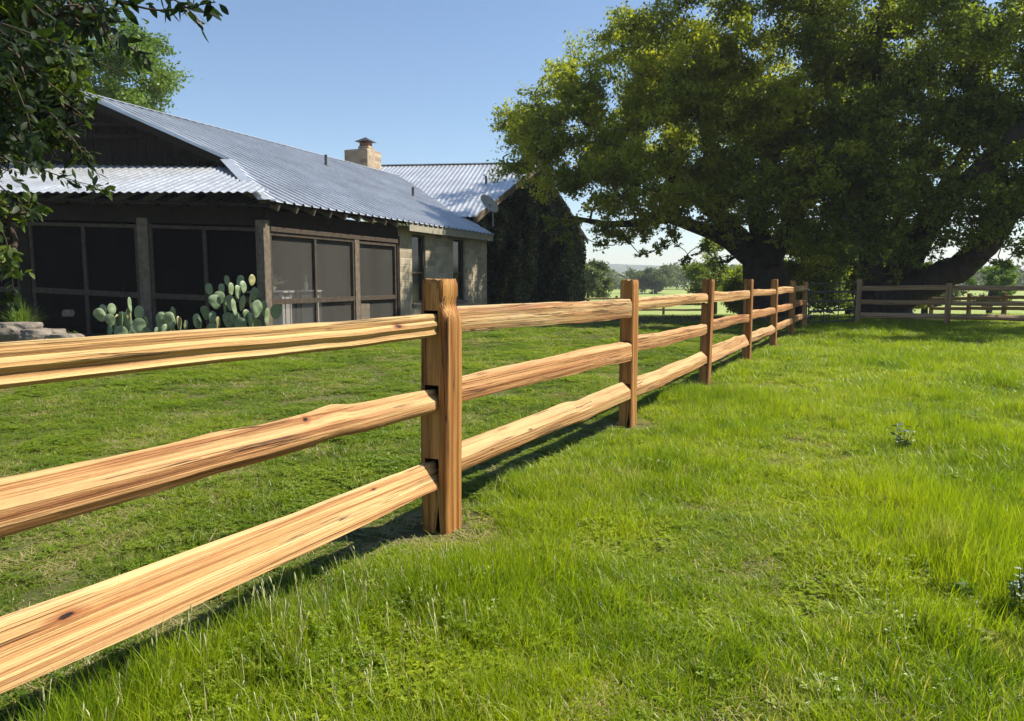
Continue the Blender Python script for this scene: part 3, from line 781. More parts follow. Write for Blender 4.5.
# caps and flashing
mb = MB(); d = Hh - A
off = np.array([0, 0, .035])
f1 = np.array([-.9, -.30, 0]); f1 /= np.linalg.norm(f1)
q0 = A + off; q1 = Hh + off
lft = np.array([-.23, -.02, -.012]); rgt = np.array([.10, .21, -.035])
mb.add([q0 + lft, q0, q0 + rgt, q1 + lft, q1, q1 + rgt], [(0, 1, 4, 3), (1, 2, 5, 4)])
hb(mb, 'hip_cap', M_trim)
mb = MB(); r1 = pr(TR, rw); off = np.array([0, 0, .04]); dn = NN * .16
mb.add([R0 + off - dn - [0, 0, .06], R0 + off, R0 + off + dn - [0, 0, .06], r1 + off - dn - [0, 0, .06], r1 + off, r1 + off + dn - [0, 0, .06]], [(0, 1, 4, 3), (1, 2, 5, 4)])
hb(mb, 'ridge_cap', M_trim)
# rake trim of the gable (metal edge + dark barge board below)
LR = pl(rc - .9, 2 * rw)
for (a_, b_) in ((R0, Hh), (R0, LR)):
    mb = MB(); mb.beam(a_ + [0, -.02, .01], b_ + [0, -.02, .01], .05, .07); hb(mb, 'rake_trim', M_trim)
    mb = MB(); mb.beam(a_ + [0, .03, -.12], b_ + [0, .03, -.12], .04, .17); hb(mb, 'barge_board', M_darkwood)
# gable wall: dark upright boards, set back under the rake
gb = np.array([0, .42, 0]); mb = MB()
lo = Hh[2] - .25
def gtop(p):  # roof height above gable line at plan point
    w_ = (p - A) @ NN; return ZE + SL * (w_ if w_ < rw else 2 * rw - w_) - .1
nb = 46; GE = Hh + gb + np.array([.4, 0, 0]); GL = LR + gb; vec = (GL - GE); 
for i in range(nb):
    a_ = GE + vec * (i / nb); b_ = GE + vec * ((i + .93) / nb); o_ = np.array([0, .02 * (i % 2), 0])
    za, zb = gtop(a_), gtop(b_)
    P = []
    for zz in (None,):
        pts = [(a_ + o_, lo), (b_ + o_, lo), (b_ + o_ + [0, .03, 0], lo), (a_ + o_ + [0, .03, 0], lo), (a_ + o_, za), (b_ + o_, zb), (b_ + o_ + [0, .03, 0], zb), (a_ + o_ + [0, .03, 0], za)]
        P = [(p[0], p[1], max(z, lo + .02)) if k > 3 else (p[0], p[1], z) for k, (p, z) in enumerate(pts)]
    mb.hexa(P)
hb(mb, 'gable_boards', M_darkwood)
for fz, fl in ((.35, .62), (.5, .5)):     # horizontal trim boards in the gable
    zz = lo + (R0[2] - lo) * fz + .25; ww = (1 - fz) * 3.0; c = R0 + gb
    mb = MB(); mb.box((c[0] + .2, c[1] - .04, zz), (ww * 2 * .8, .04, .09)); hb(mb, 'gable_trim', M_darkwood)

# eaves: fascia, rafter tails
mb = MB(); mb.beam(pr(.05, .10) - [0, 0, .06], pr(5.75, .10) - [0, 0, .06], .03, .07); hb(mb, 'eave_board', M_darkwood)
mb = MB(); mb.beam(pr(5.85, .06) - [0, 0, .14], pr(TB, .06) - [0, 0, .14], .035, .22); hb(mb, 'fascia', M_fascia)
for t_ in np.arange(.35, 5.7, .61):
    mb = MB(); p0 = pr(t_, .06) - [0, 0, .13]; p1_ = pr(t_, 1.0) - [0, 0, .13]; mb.beam(p0, p1_, .055, .13); hb(mb, 'rafter_tail', M_greywood)
mb = MB(); fa = A + np.array([-.05, .12, -.07]); fb = Leav + np.array([0, .12, -.07]); mb.beam(fa, fb, .03, .07); hb(mb, 'eave_board', M_darkwood)
for s_ in np.arange(.5, 10, .61):
    p0 = A + (Leav - A) / np.linalg.norm(Leav - A) * s_ + np.array([0, .08, -.10]); p1_ = p0 + np.array([.04, .9, .3]); mb = MB(); mb.beam(p0, p1_, .05, .11); hb(mb, 'rafter_tail', M_darkwood)

# porch timbers. Wall line of the right side: W0 + H_*t ; of the front: W0 + FD*s
FD = np.array([-1, .03, 0]); FD /= np.linalg.norm(FD)
def wr(t, z, inn=0.): p = W0 + H_ * t + NN * inn; return np.array([p[0], p[1], z])
def wf(s, z, inn=0.): p = W0 + FD * s + np.array([.03, 1, 0]) * inn; return np.array([p[0], p[1], z])
def zlin(s, z0, z1, L=4.6): return z0 + (z1 - z0) * s / L
AXR = [H_, NN, UPV]; AXF = [FD, np.array([.03, 1, 0]), UPV]
mb = MB()
def upright(t, wd, dp, z0, z1, name, mat, front=False, parent=house, dz=0):
    mb = MB(); c = (wf if front else wr)(t, (z0 + z1) / 2, dp / 2 - .03 + dz)
    mb.box(c, (wd, dp, z1 - z0), ax=AXF if front else AXR); return hb(mb, name, mat, parent, bevel=.008)
def horiz(t0, t1, z0a, z0b, hh, dp, name, mat, front=False, parent=house, dz=0):
    f = wf if front else wr; mb = MB(); mb.beam(f(t0, z0a, dp / 2 - .02 + dz), f(t1, z0b, dp / 2 - .02 + dz), dp, hh); return hb(mb, name, mat, parent, bevel=.006)
upright(-.02, .20, .20, -.1, 2.45, 'porch_post', M_greywood)
upright(3.36, .20, .18, -.1, 2.25, 'porch_post', M_greywood)
upright(5.42, .16, .18, -.1, 2.42, 'porch_post', M_darkwood)
horiz(.1, 5.5, 2.52, 2.52, .34, .12, 'header_beam', M_darkwood, dz=.05)
horiz(.1, 5.5, 2.28, 2.28, .10, .05, 'trim_board', M_framewood, dz=-.02)
# front side
for s_ in (2.52, 5.0, 7.6): upright(s_, .22, .2, -.1, 2.45 + .02 * s_, 'porch_post', M_greywood if s_ < 3 else M_darkwood, True)
horiz(0, 9.8, 2.52, 2.52 + .28, .36, .14, 'header_beam', M_darkwood, True, dz=.05)

def screen_bay(t0, t1, ztop0, ztop1, zs0, zs1, front, mull=True, sill=True, fm=M_framewood, zbot=.05):
    """a framed insect-screen bay: panel root with its own frame members"""
    f = wf if front else wr
    mb = MB(); dpt = .06
    mb.add([f(t0, zbot, dpt), f(t1, zbot, dpt), f(t1, ztop1, dpt), f(t0, ztop0, dpt)], [(0, 1, 2, 3)])
    sc = hb(mb, 'screen_panel', M_screen_shade if front else M_screen)
    def member(a, b, wdt, name='frame'):
        m_ = MB(); m_.beam(a, b, .05, wdt, up=(AXF if front else AXR)[0] if abs(a[2] - b[2]) > .6 else (0, 0, 1)); m_.v = [tuple(np.array(v) - HO) for v in m_.v]
        return m_.build(name, fm, sc, bevel=.004)
    member(f(t0 + .03, zbot, .02), f(t0 + .03, ztop0, .02), .06); member(f(t1 - .03, zbot, .02), f(t1 - .03, ztop1, .02), .06)
    member(f(t0, ztop0 - .03, .015), f(t1, ztop1 - .03, .015), .07)
    if mull: member(f((t0 + t1) / 2, zbot, .022), f((t0 + t1) / 2, (ztop0 + ztop1) / 2, .022), .07)
    member(f(t0, zs0, .012), f(t1, zs1, .012), .11, 'sill')
    member(f(t0, zbot + .05, .012), f(t1, zbot + .05, .012), .10)
    return sc
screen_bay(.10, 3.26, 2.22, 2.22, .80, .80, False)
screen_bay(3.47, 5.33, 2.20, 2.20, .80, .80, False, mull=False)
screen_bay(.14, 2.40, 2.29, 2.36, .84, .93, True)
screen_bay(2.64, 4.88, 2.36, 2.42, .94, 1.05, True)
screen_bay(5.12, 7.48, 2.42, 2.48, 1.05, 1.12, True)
# interior shell of the porch and house
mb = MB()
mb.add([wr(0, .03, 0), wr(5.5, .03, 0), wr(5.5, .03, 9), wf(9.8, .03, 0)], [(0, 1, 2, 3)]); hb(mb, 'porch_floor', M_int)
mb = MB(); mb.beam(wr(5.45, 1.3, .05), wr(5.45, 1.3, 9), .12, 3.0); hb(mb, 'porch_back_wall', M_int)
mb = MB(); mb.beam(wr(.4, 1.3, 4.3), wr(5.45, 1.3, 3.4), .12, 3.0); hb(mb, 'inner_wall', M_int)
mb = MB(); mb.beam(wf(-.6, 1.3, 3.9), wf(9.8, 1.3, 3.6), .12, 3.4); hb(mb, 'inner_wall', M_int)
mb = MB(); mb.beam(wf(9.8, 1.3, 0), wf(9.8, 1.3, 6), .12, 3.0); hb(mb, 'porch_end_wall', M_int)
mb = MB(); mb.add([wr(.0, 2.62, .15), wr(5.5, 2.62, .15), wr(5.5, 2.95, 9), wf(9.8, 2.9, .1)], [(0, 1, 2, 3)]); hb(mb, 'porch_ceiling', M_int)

def uv_wall(o, ax_, org):
    me = o.data; uv = me.uv_layers.new(name='UVMap')
    for p in me.polygons:
        nrm = np.array(p.normal); horiz_ = ax_ if abs(nrm @ ax_) < .7 else np.array([-ax_[1], ax_[0], 0])
        for li in p.loop_indices:
            co = np.array(me.vertices[me.loops[li].vertex_index].co) + HO - org
            uv.data[li].uv = (co @ horiz_, co[2] + 1)
# stone wall with two tall windows: built as piers, spandrels
def wall_piece(t0, t1, z0, z1, dep=.3):
    m_ = MB(); c = wr((t0 + t1) / 2, (z0 + z1) / 2, dep / 2 + .02); m_.box(c, (t1 - t0, dep, z1 - z0), ax=AXR); return m_
mb = MB()
wins = [(6.28, 7.12, .60, 2.52), (9.02, 9.92, .60, 2.52)]
edges = [5.52, 6.28, 7.12, 9.02, 9.92, 11.8]
for t0, t1 in ((5.52, 6.28), (7.12, 9.02), (9.92, 11.8)): 
    p = wall_piece(t0, t1, -.6, 2.72); mb.add(p.v, p.f)
for (t0, t1, z0, z1) in wins:
    p = wall_piece(t0 + .003, t1 - .003, -.6, z0, .29); mb.add(p.v, p.f); p = wall_piece(t0 + .003, t1 - .003, z1, 2.72, .29); mb.add(p.v, p.f)
wo = hb(mb, 'wall', M_stone); uv_wall(wo, H_, W0)
for (t0, t1, z0, z1) in wins:
    wroot = MB()
    for a_, b_, wd in ((wr(t0 + .035, z0, .1), wr(t0 + .035, z1, .1), .07), (wr(t1 - .035, z0, .1), wr(t1 - .035, z1, .1), .07)): wroot.beam(a_, b_, .06, wd, up=H_)
    for z in (z0 + .03, (z0 + z1) / 2 - .1, z1 - .03): wroot.beam(wr(t0 + .07, z, .1), wr(t1 - .07, z, .1), .055, .05)
    wobj = hb(wroot, 'window', M_framewood)
    g_ = MB(); g_.add([wr(t0 + .05, z0, .14), wr(t1 - .05, z0, .14), wr(t1 - .05, z1, .14), wr(t0 + .05, z1, .14)], [(0, 1, 2, 3)]); hb(g_, 'pane', M_glass, wobj)
    s_ = MB(); s_.box(wr((t0 + t1) / 2, z0 - .04, .02), (t1 - t0 + .1, .14, .07), ax=AXR); hb(s_, 'sill', M_rock, wobj, bevel=.01)
mb = MB(); mb.add([pr(5.6, .1) - [0, 0, .2], pr(TB, .1) - [0, 0, .2], pr(TB, .7) - [0, 0, .45], pr(5.6, .7) - [0, 0, .45]], [(0, 1, 2, 3)]); hb(mb, 'soffit', M_fascia)

# wing with its gable end towards the yard
G1 = np.array([-1.65, 27., 3.44]); G2 = np.array([3.88, 42.6, 3.46]); AP = np.array([.95, 34.8, 6.45])
GO = -E_ * .35
mb = corr([[G1 + GO, AP + GO, AP + E_ * 11, G1 + E_ * 11]], G1 * [1, 1, 0], E_, np.array([.114, .9935, 0]), .19, .026)
hb(mb, 'wing_roof', M_metal)
mb = corr([[G2 + GO, AP + GO, AP + E_ * 11, G2 + E_ * 11]], G2 * [1, 1, 0], E_, np.array([.114, .9935, 0]), .19, .026)
hb(mb, 'wing_roof', M_metal)
mb = MB(); mb.beam(AP + GO + [0, 0, .03], AP + E_ * 11 + [0, 0, .03], .3, .03); hb(mb, 'ridge_cap', M_trim)
for g_, gm in ((G1, M_wingboard), (G2, M_darkwood)):
    mb = MB(); mb.beam(g_ + GO * .95 - [0, 0, .13], AP + GO * .95 - [0, 0, .13], .05, .22); hb(mb, 'barge_board', gm)
mb = MB()
gi1, gi2, gia = G1 + E_ * .2, G2 + E_ * .2, AP + E_ * .2
P = [gi1 * [1, 1, 0] - [0, 0, 1.5], gi2 * [1, 1, 0] - [0, 0, 1.5], gi2 - [0, 0, .15], gia - [0, 0, .2], gi1 - [0, 0, .15]]
Pb = [p + E_ * .3 for p in P]
mb.add(P + Pb, [(0, 1, 2, 3, 4), (9, 8, 7, 6, 5), (0, 5, 6, 1), (1, 6, 7, 2), (2, 7, 8, 3), (3, 8, 9, 4), (4, 9, 5, 0)])
wo = hb(mb, 'gable_wall', M_stone); uv_wall(wo, H_, W0)
mb = MB(); mb.beam(gi2 * [1, 1, 0] + [0, 0, 1.0], gi2 * [1, 1, 0] + E_ * 10 + [0, 0, 1.0], .3, 5); wo = hb(mb, 'wall', M_stone); uv_wall(wo, E_, W0)
# chimney
cc = np.array([-6.25, 32.6, 0]); cr = math.atan2(H_[1], H_[0])
mb = MB(); mb.box((cc[0], cc[1], 5.62), (1.14, 1.10, 2.0), cr)
mb.box((cc[0] + .17, cc[1] - .22, 6.70), (.42, .5, .15), cr)
ch = hb(mb, 'chimney', M_chim, bevel=.03); uv_wall(ch, H_, W0)
mb = MB(); mb.box((cc[0] + .17, cc[1] - .22, 6.83), (.34, .4, .16), cr); hb(mb, 'flue', simple('red_brick', (.25, .10, .07), .9, .3), ch)
mb = MB(); c = np.array([cc[0] + .17, cc[1] - .22, 6.95]); a1 = H_ * .34; a2 = NN * .34
mb.add([c - a1 - a2, c + a1 - a2, c + a1 + a2, c - a1 + a2, c + [0, 0, .20], c - [0, 0, .03]], [(0, 1, 4), (1, 2, 4), (2, 3, 4), (3, 0, 4), (1, 0, 5), (2, 1, 5), (3, 2, 5), (0, 3, 5)])
hb(mb, 'chimney_cap', M_black, ch)
for (px, py, Y, hh) in ((326, 166, 26.5, .36), (413, 197, 25.0, .34), (486, 186, 31.5, .4)):
    N_ = np.cross(H_, NN + np.array([0, 0, SL])); p = on_plane(px, py, A, N_) if px < 450 else at(px, py, Y)
    mb = MB(); mb.tube([p - [0, 0, .15], p + [0, 0, hh]], .045, 10); mb.tube([p - [0, 0, .02], p + [0, 0, .05]], [.12, .05], 10); hb(mb, 'vent_pipe', M_black, roofo, True)

# satellite dish on its mast
dc = at(489, 204, 26.4)
dish = empty('satellite_dish', tuple(dc)); tag(dish, 'pale satellite dish on a bent mast at the low end of the gable roof', 'satellite dish')
dn_ = Vector((.50, -.52, .62)).normalized(); rot = dn_.to_track_quat('Z', 'Y').to_matrix()
V = []; F = []
for i in range(7):
    r = .40 * i / 6
    for j in range(28):
        a = j / 28 * 6.2832; V.append(tuple(rot @ Vector((r * math.cos(a) * .82, r * math.sin(a) * 1.05, r * r * .5 - .05))))
for i in range(6):
    for j in range(28): F.append((i * 28 + j, i * 28 + (j + 1) % 28, (i + 1) * 28 + (j + 1) % 28, (i + 1) * 28 + j))
o = mesh_np('reflector', V, F, simple('dish_paint', (.45, .44, .42), .5, .1), dish, True)
md = o.modifiers.new('s', 'SOLIDIFY'); md.thickness = .012
MB().tube([(0, 0, -.02), (.12, .10, -.12), (.14, .12, -.75)], .025, 8).build('mast', M_steel, dish, True)
arm_e = rot @ Vector((0, -.18, .42)); MB().tube([tuple(rot @ Vector((0, -.38, .02))), tuple(arm_e)], .012, 6).build('feed_arm', M_steel, dish, True)
MB().box(tuple(arm_e), (.07, .07, .09)).build('receiver', M_white, dish)

# ------------------------------------------------------------------ things on the porch
def pedestal(loc, wdt, hgt, name, label):
    t = empty(name, loc); tag(t, label, 'table')
    MB().box((0, 0, hgt - .02), (wdt + .06, wdt + .06, .04)).build('top', M_white, t, bevel=.006)
    for sx in (-1, 1):
        for sy in (-1, 1): MB().box((sx * wdt * .42, sy * wdt * .42, hgt / 2 - .02), (.07, .07, hgt - .04)).build('leg', M_white, t)
    MB().box((wdt * .18, 0, hgt * .5), (wdt * .5, wdt * .8, hgt * .8)).build('cabinet', M_white, t); return t
p1 = wr(1.25, .03, .9); p2 = wr(2.55, .03, .9)
t1_ = pedestal(tuple(p1), .75, .98, 'plant_stand', 'pale wooden stand carrying the spidery plant, behind the left porch screen')
t2_ = pedestal(tuple(p2), .62, .98, 'plant_stand', 'pale wooden stand carrying the bottle, behind the middle porch screen')
sp = empty('spider_plant', (p1[0], p1[1], 1.01)); tag(sp, 'spidery pale plant in a low pot on the stand behind the left porch screen', 'plant')
MB().tube([(0, 0, 0), (0, 0, .02), (0, 0, .1)], [.08, .10, .12], 14).build('pot', M_white, sp, True)
mb = MB()
for i in range(26):
    a = random.random() * 6.283; l_ = random.uniform(.2, .42); z = random.uniform(.15, .34)
    mb.tube([(0, 0, .08), (math.cos(a) * l_ * .5, math.sin(a) * l_ * .5, z), (math.cos(a) * l_, math.sin(a) * l_, z * .8 + random.uniform(-.05, .1))], [.01, .012, .003], 4)
mb.build('leaves', simple('dry_pale_leaf', (.5, .48, .38), .7, .2), sp, True)
bt = MB(); bt.tube([(0, 0, 0), (0, 0, .01), (0, 0, .17), (0, 0, .22), (0, 0, .34)], [.03, .045, .045, .018, .016], 12)
bt = bt.build('bottle', M_white, None, True); bt.location = (p2[0], p2[1], 1.01); tag(bt, 'slim pale bottle on the stand behind the middle porch screen', 'bottle')
st = MB(); st.box((0, 0, .3), (.55, .4, .6), cr); st = st.build('storage_chest', M_chim); st.location = tuple(wr(4.5, .03, .7)); uv_wall(st, H_, np.array([0, 0, 0.])); tag(st, 'low pale stone-coloured chest behind the right porch screen', 'chest')

# ------------------------------------------------------------------ planting bed in front of the porch
bed = MB(); 
bp = [(-4.0, 14.1), (-5.0, 13.75), (-7, 13.6), (-9.5, 13.8), (-13.5, 13.7), (-13.5, 15.6), (-5.2, 15.6), (-4.2, 15.3)]
bed.add([(x, y, -.02) for x, y in bp] + [(x * .995, y + .06 if y < 15 else y, .14) for x, y in bp], [tuple(range(8, 16))[::-1]] + [(i, (i + 1) % 8, 8 + (i + 1) % 8, 8 + i) for i in range(8)])
bo = bed.build('soil_bed', simple('dark_mulch', (.03, .024, .018), 1, .5, 12, .8)); tag(bo, kind='structure')
bm = bmesh.new(); bm.from_mesh(bo.data); bmesh.ops.recalc_face_normals(bm, faces=bm.faces); bm.to_mesh(bo.data); bm.free()

def rock(loc, size, seed, label, rz=0):
    bm = bmesh.new(); bmesh.ops.create_icosphere(bm, subdivisions=4, radius=1)
    for v in bm.verts:
        d = v.co.copy(); n = mnoise.noise(d * 1.1 + Vector((seed, 0, 0))) * .35 + mnoise.noise(d * 3 + Vector((seed, 3, 0))) * .12 + mnoise.noise(d * 9 + Vector((seed, 3, 0))) * .03
        q = d * (1 + n); q.z = max(-.5, min(.5 + .1 * n, q.z)); v.co = Vector((q.x * size[0], q.y * size[1], q.z * size[2]))
    me = bpy.data.meshes.new('rock'); bm.to_mesh(me); bm.free(); me.materials.append(M_rock)
    o = link(bpy.data.objects.new('rock', me)); o.location = loc; o.rotation_euler.z = rz
    tag(o, label, 'rock', 'flat rocks edging the porch bed'); return o
rock(tuple(at(14, 331, 13.55)), (.42, .3, .30), 1, 'tallest pale rock of the bed edging, at the left frame edge')
rock(tuple(at(34, 336, 13.45)), (.30, .26, .24), 2, 'small tan rock between the tallest pale rock and the dark gap of the bed edging')
rock(tuple(at(52, 333, 13.8)), (.26, .24, .14), 3, 'thin grey slab lying on top of the right end of the bed edging')
rock(tuple(at(60, 340, 13.5)), (.34, .28, .22), 4, 'grey flat rock of the bed edging, right end, beside the small green weed')
rock(tuple(at(68, 313, 14.9)), (.10, .08, .13), 5, 'little pale stone standing below the porch screen mullion')

def leaf_tufts(name, loc, n, L, wid, mat, label, cat, spread=.6, up=.8):
    V = []; F = []
    for i in range(n):
        a = random.random() * 6.283; l_ = L * random.uniform(.55, 1); tl = random.uniform(.05, spread); ca, sa = math.cos(a), math.sin(a)
        x0, y0 = random.gauss(0, .05), random.gauss(0, .05); b = len(V)
        for k in range(5):
            u = k / 4; r = l_ * math.sin(tl) * u ** 1.5 * 1.1; z = l_ * (u * math.cos(tl) - .25 * tl * u ** 3); w_ = wid * (1 - u ** 2) / 2 + .0004
            V += [(x0 + ca * r - sa * w_, y0 + sa * r + ca * w_, z), (x0 + ca * r + sa * w_, y0 + sa * r - ca * w_, z)]
            if k: F.append((b + 2 * k - 2, b + 2 * k - 1, b + 2 * k + 1, b + 2 * k))
    o = mesh_np(name, V, F, mat); o.location = loc; tag(o, label, cat); return o
leaf_tufts('ornamental_grass', tuple(at(22, 332, 14.2)), 260, .75, .012, M_brightleaf, 'spiky fountain grass clump on the bed behind the flat rocks', 'plant', 1.0)

# broad-leaved weeds
def leaf_poly(L, W_, cup=.15):
    us = [0, .2, .45, .7, .9, 1.0]; ws = [.04, .6, 1, .78, .35, 0]
    V = []; F = []
    for u, w_ in zip(us, ws):
        V += [(u * L, -w_ * W_ / 2, cup * w_ * W_ * .5 - .12 * L * u * u), (u * L, 0, -.12 * L * u * u), (u * L, w_ * W_ / 2, cup * w_ * W_ * .5 - .12 * L * u * u)]
    for i in range(5):
        b = 3 * i; F += [(b, b + 3, b + 4, b + 1), (b + 1, b + 4, b + 5, b + 2)]
    return np.array(V), F
LV, LF = leaf_poly(1, .42); LFa = np.array(LF)
def place_leaves(pos, dirs, size, wid=None, normal_jit=.6):
    n = len(pos); d = dirs / (np.linalg.norm(dirs, axis=1)[:, None] + 1e-9)
    up = np.tile([0, 0, 1.], (n, 1)) + R.normal(0, normal_jit, (n, 3))
    s = np.cross(up, d); s /= np.linalg.norm(s, axis=1)[:, None] + 1e-9; u = np.cross(d, s)
    size = np.broadcast_to(size, (n,))[:, None, None]
    V = pos[:, None, :] + size * (LV[None, :, 0:1] * d[:, None, :] + LV[None, :, 1:2] * s[:, None, :] + LV[None, :, 2:3] * u[:, None, :])
    F = LFa[None] + (np.arange(n) * len(LV))[:, None, None]
    return V.reshape(-1, 3), F.reshape(-1, 4)
def weed(name, loc, stems, h, leafL, mat, label, cat='weed'):
    t = empty(name, loc); tag(t, label, cat); mb = MB(); P = []; D = []
    for i in range(stems):
        a = random.random() * 6.283; tl = random.uniform(.1, .5); hh = h * random.uniform(.6, 1)
        p = [np.array([math.cos(a) * math.sin(tl) * u * hh, math.sin(a) * math.sin(tl) * u * hh, hh * u]) for u in (0, .35, .7, 1)]
        mb.tube(p, [.003, .0025, .002, .001], 4)
        for u in np.linspace(.15, 1, 9):
            q = p[3] * u; b_ = random.random() * 6.283; P.append(q); D.append([math.cos(b_), math.sin(b_), random.uniform(.1, .8)])
    mb.build('stem', M_twig, t, True)
    V, F = place_leaves(np.array(P), np.array(D), leafL * R.uniform(.6, 1.1, len(P))); mesh_np('leaves', V, F, mat, t, True)
M_silver = simple('silvery_leaf', (.21, .27, .14), .6, .25, 6, .1)
M_blueweed = simple('blue_green_leaf', (.09, .15, .07), .6, .3, 6, .1)
def gp(px, py):
    r = ray(px, py); p = EYE + r * (0 - 1.25) / r[2]; return (p[0], p[1], float(gz(p[0], p[1])))
weed('silvery_weed', gp(1018, 632), 16, .24, .038, M_silver, 'pale silvery-leaved weed at the right edge of the long grass')
weed('thistle_weed', gp(903, 455), 6, .26, .05, M_blueweed, 'blue-green stalky weed standing alone in the middle distance of the pasture')
weed('broadleaf_weed', gp(962, 612), 4, .09, .06, M_brightleaf, 'light green broad-leaved seedling low in the near right pasture')
weed('bed_weed', tuple(at(72, 342, 13.6)), 8, .2, .06, M_brightleaf, 'small bright green weed at the right end of the flat rocks')

# ------------------------------------------------------------------ prickly pears
def pad_mesh(w_, h_, th=.012):
    V = []; F = []; n = 20; rings = 8
    for side in (1, -1):
        for i in range(rings + 1):
            r = i / rings
            for j in range(n):
                a = j / n * 6.2832; x = math.sin(a) * r * w_ / 2 * (1 + .18 * math.cos(a)); z = h_ / 2 - math.cos(a + math.pi) * r * h_ / 2
                V.append((x * (1), side * th * math.sqrt(max(0, 1 - r ** 2.6)), z))
    sdd = random.random() * 50
    V = [(x + mnoise.noise(Vector((z * 6, sdd, x * 6))) * .022, y + mnoise.noise(Vector((x * 9, z * 9, sdd))) * .02 + (x * x) * .6, z) for x, y, z in V]
    m = (rings + 1) * n
    for s_ in range(2):
        for i in range(rings):
            for j in range(n):
                q = (s_ * m + i * n + j, s_ * m + i * n + (j + 1) % n, s_ * m + (i + 1) * n + (j + 1) % n, s_ * m + (i + 1) * n + j)
                F.append(q if s_ else q[::-1])
    return V, F
def cactus(loc, label, pads):
    """pads: (px, py centre, Y, width, height, yaw deg, roll deg)"""
    t = empty('prickly_pear', loc); tag(t, label, 'cactus', 'prickly pears in the porch bed')
    o0 = np.array(loc)
    for (px, py, Y, w_, h_, yaw, roll) in pads:
        c = at(px, py, Y) - o0
        V, F = pad_mesh(w_, h_); V = [(x, y, z - h_ / 2) for x, y, z in V]
        o = mesh_np('pad', V, F, M_cactus, t, True); o.location = tuple(c)
        o.rotation_euler = (math.radians(random.uniform(-8, 8)), math.radians(roll), math.radians(yaw))
    # woody lower pads down to the soil
    c = np.mean([at(p[0], p[1], p[2]) - o0 for p in pads], axis=0)
    for i in range(6):
        V, F = pad_mesh(.2, .34, .03); o = mesh_np('pad', V, F, M_cactus, t, True)
        x = (random.random() - .5) * (max(p[0] for p in pads) - min(p[0] for p in pads)) / 54 * .7
        o.location = (x, random.uniform(-.12, .12), -.02 + (i % 2) * .22); o.rotation_euler = (random.uniform(-.1, .1), random.uniform(-.3, .3), random.uniform(-1.2, 1.2))
Yc = 14.2
left = [(100, 315, 14.2, .19, .27, 30, -25), (103, 311, 14.3, .19, .26, -20, -30), (110, 320, 14.1, .18, .24, 25, -15), (113, 327, 14.2, .2, .28, -30, 0), (118, 321, 14.3, .14, .26, 70, 0),
        (112, 309, 14.4, .16, .22, 60, 10), (130, 305, 14.1, .10, .30, 75, 2), (129, 314, 14.1, .12, .24, 60, 0), (139, 313, 14.1, .20, .28, -15, 8), (139, 326, 14.0, .22, .3, 10, 0), (145, 323, 14.3, .17, .26, -40, 15), (128, 327, 14.2, .22, .28, 0, 0), (121, 333, 14.1, .22, .28, 15, 0), (146, 334, 14.0, .22, .26, -20, 0), (134, 336, 14.2, .22, .26, 30, 0)]
small = [(162, 326, 14.1, .20, .24, 10, -8), (164, 317, 14.3, .18, .22, -10, -20), (173, 313, 14.4, .15, .25, -20, 5), (179, 323, 14.1, .12, .26, 60, 0), (186, 325, 14.1, .10, .2, 65, 5), (157, 333, 14.0, .12, .22, 60, 0), (171, 334, 14.2, .2, .24, 0, 0), (181, 336, 14.1, .2, .24, 20, 10)]
right = [(209, 289, 14.2, .18, .22, -20, -15), (221, 290, 14.3, .19, .25, -30, 5), (227, 281, 14.5, .15, .22, -20, 0), (231, 289, 14.1, .14, .24, 60, 0), (238, 292, 14.1, .15, .26, 60, -5), (240, 281, 14.4, .17, .22, -25, 10), (243, 287, 14.3, .14, .24, 55, 5),
         (252, 280, 14.2, .13, .22, 55, 15), (215, 302, 14.0, .22, .28, 40, -10), (219, 298, 14.2, .2, .26, 30, 0), (225, 306, 14.1, .10, .32, 78, 0), (234, 307, 14.0, .12, .32, 72, 0), (230, 303, 14.3, .2, .3, -20, 0), (242, 303, 14.2, .2, .3, -40, 5),
         (254, 294, 14.2, .2, .26, -20, 20), (250, 302, 14.3, .16, .28, -60, 0), (257, 309, 14.0, .2, .34, 45, 10), (264, 308, 14.2, .2, .3, -35, 10), (267, 317, 13.9, .13, .34, 65, 0), (276, 312, 14.1, .23, .27, -5, 10), (247, 316, 14.1, .16, .26, 60, -20),
         (197, 321, 14.1, .2, .28, -20, -15), (199, 323, 14.0, .12, .22, 60, -20), (213, 317, 14.0, .16, .22, 40, 0), (218, 323, 13.9, .12, .24, 65, 0), (205, 313, 14.3, .2, .28, -20, 0), (228, 320, 14.2, .22, .3, 0, 0), (241, 325, 14.0, .22, .28, 10, 0), (256, 326, 14.1, .22, .28, -10, 0), (212, 330, 14.1, .22, .28, 0, 0)]
def base_of(p): c = np.mean([at(q[0], q[1], q[2]) for q in p], axis=0); return (c[0], c[1], .13)
cactus(base_of(left), 'left clump of prickly pear pads in front of the shaded porch screens', left)
cactus(base_of(small), 'smallest low prickly pear between the two larger clumps', small)
cactus(base_of(right), 'biggest and tallest prickly pear clump, by the porch corner post', right)

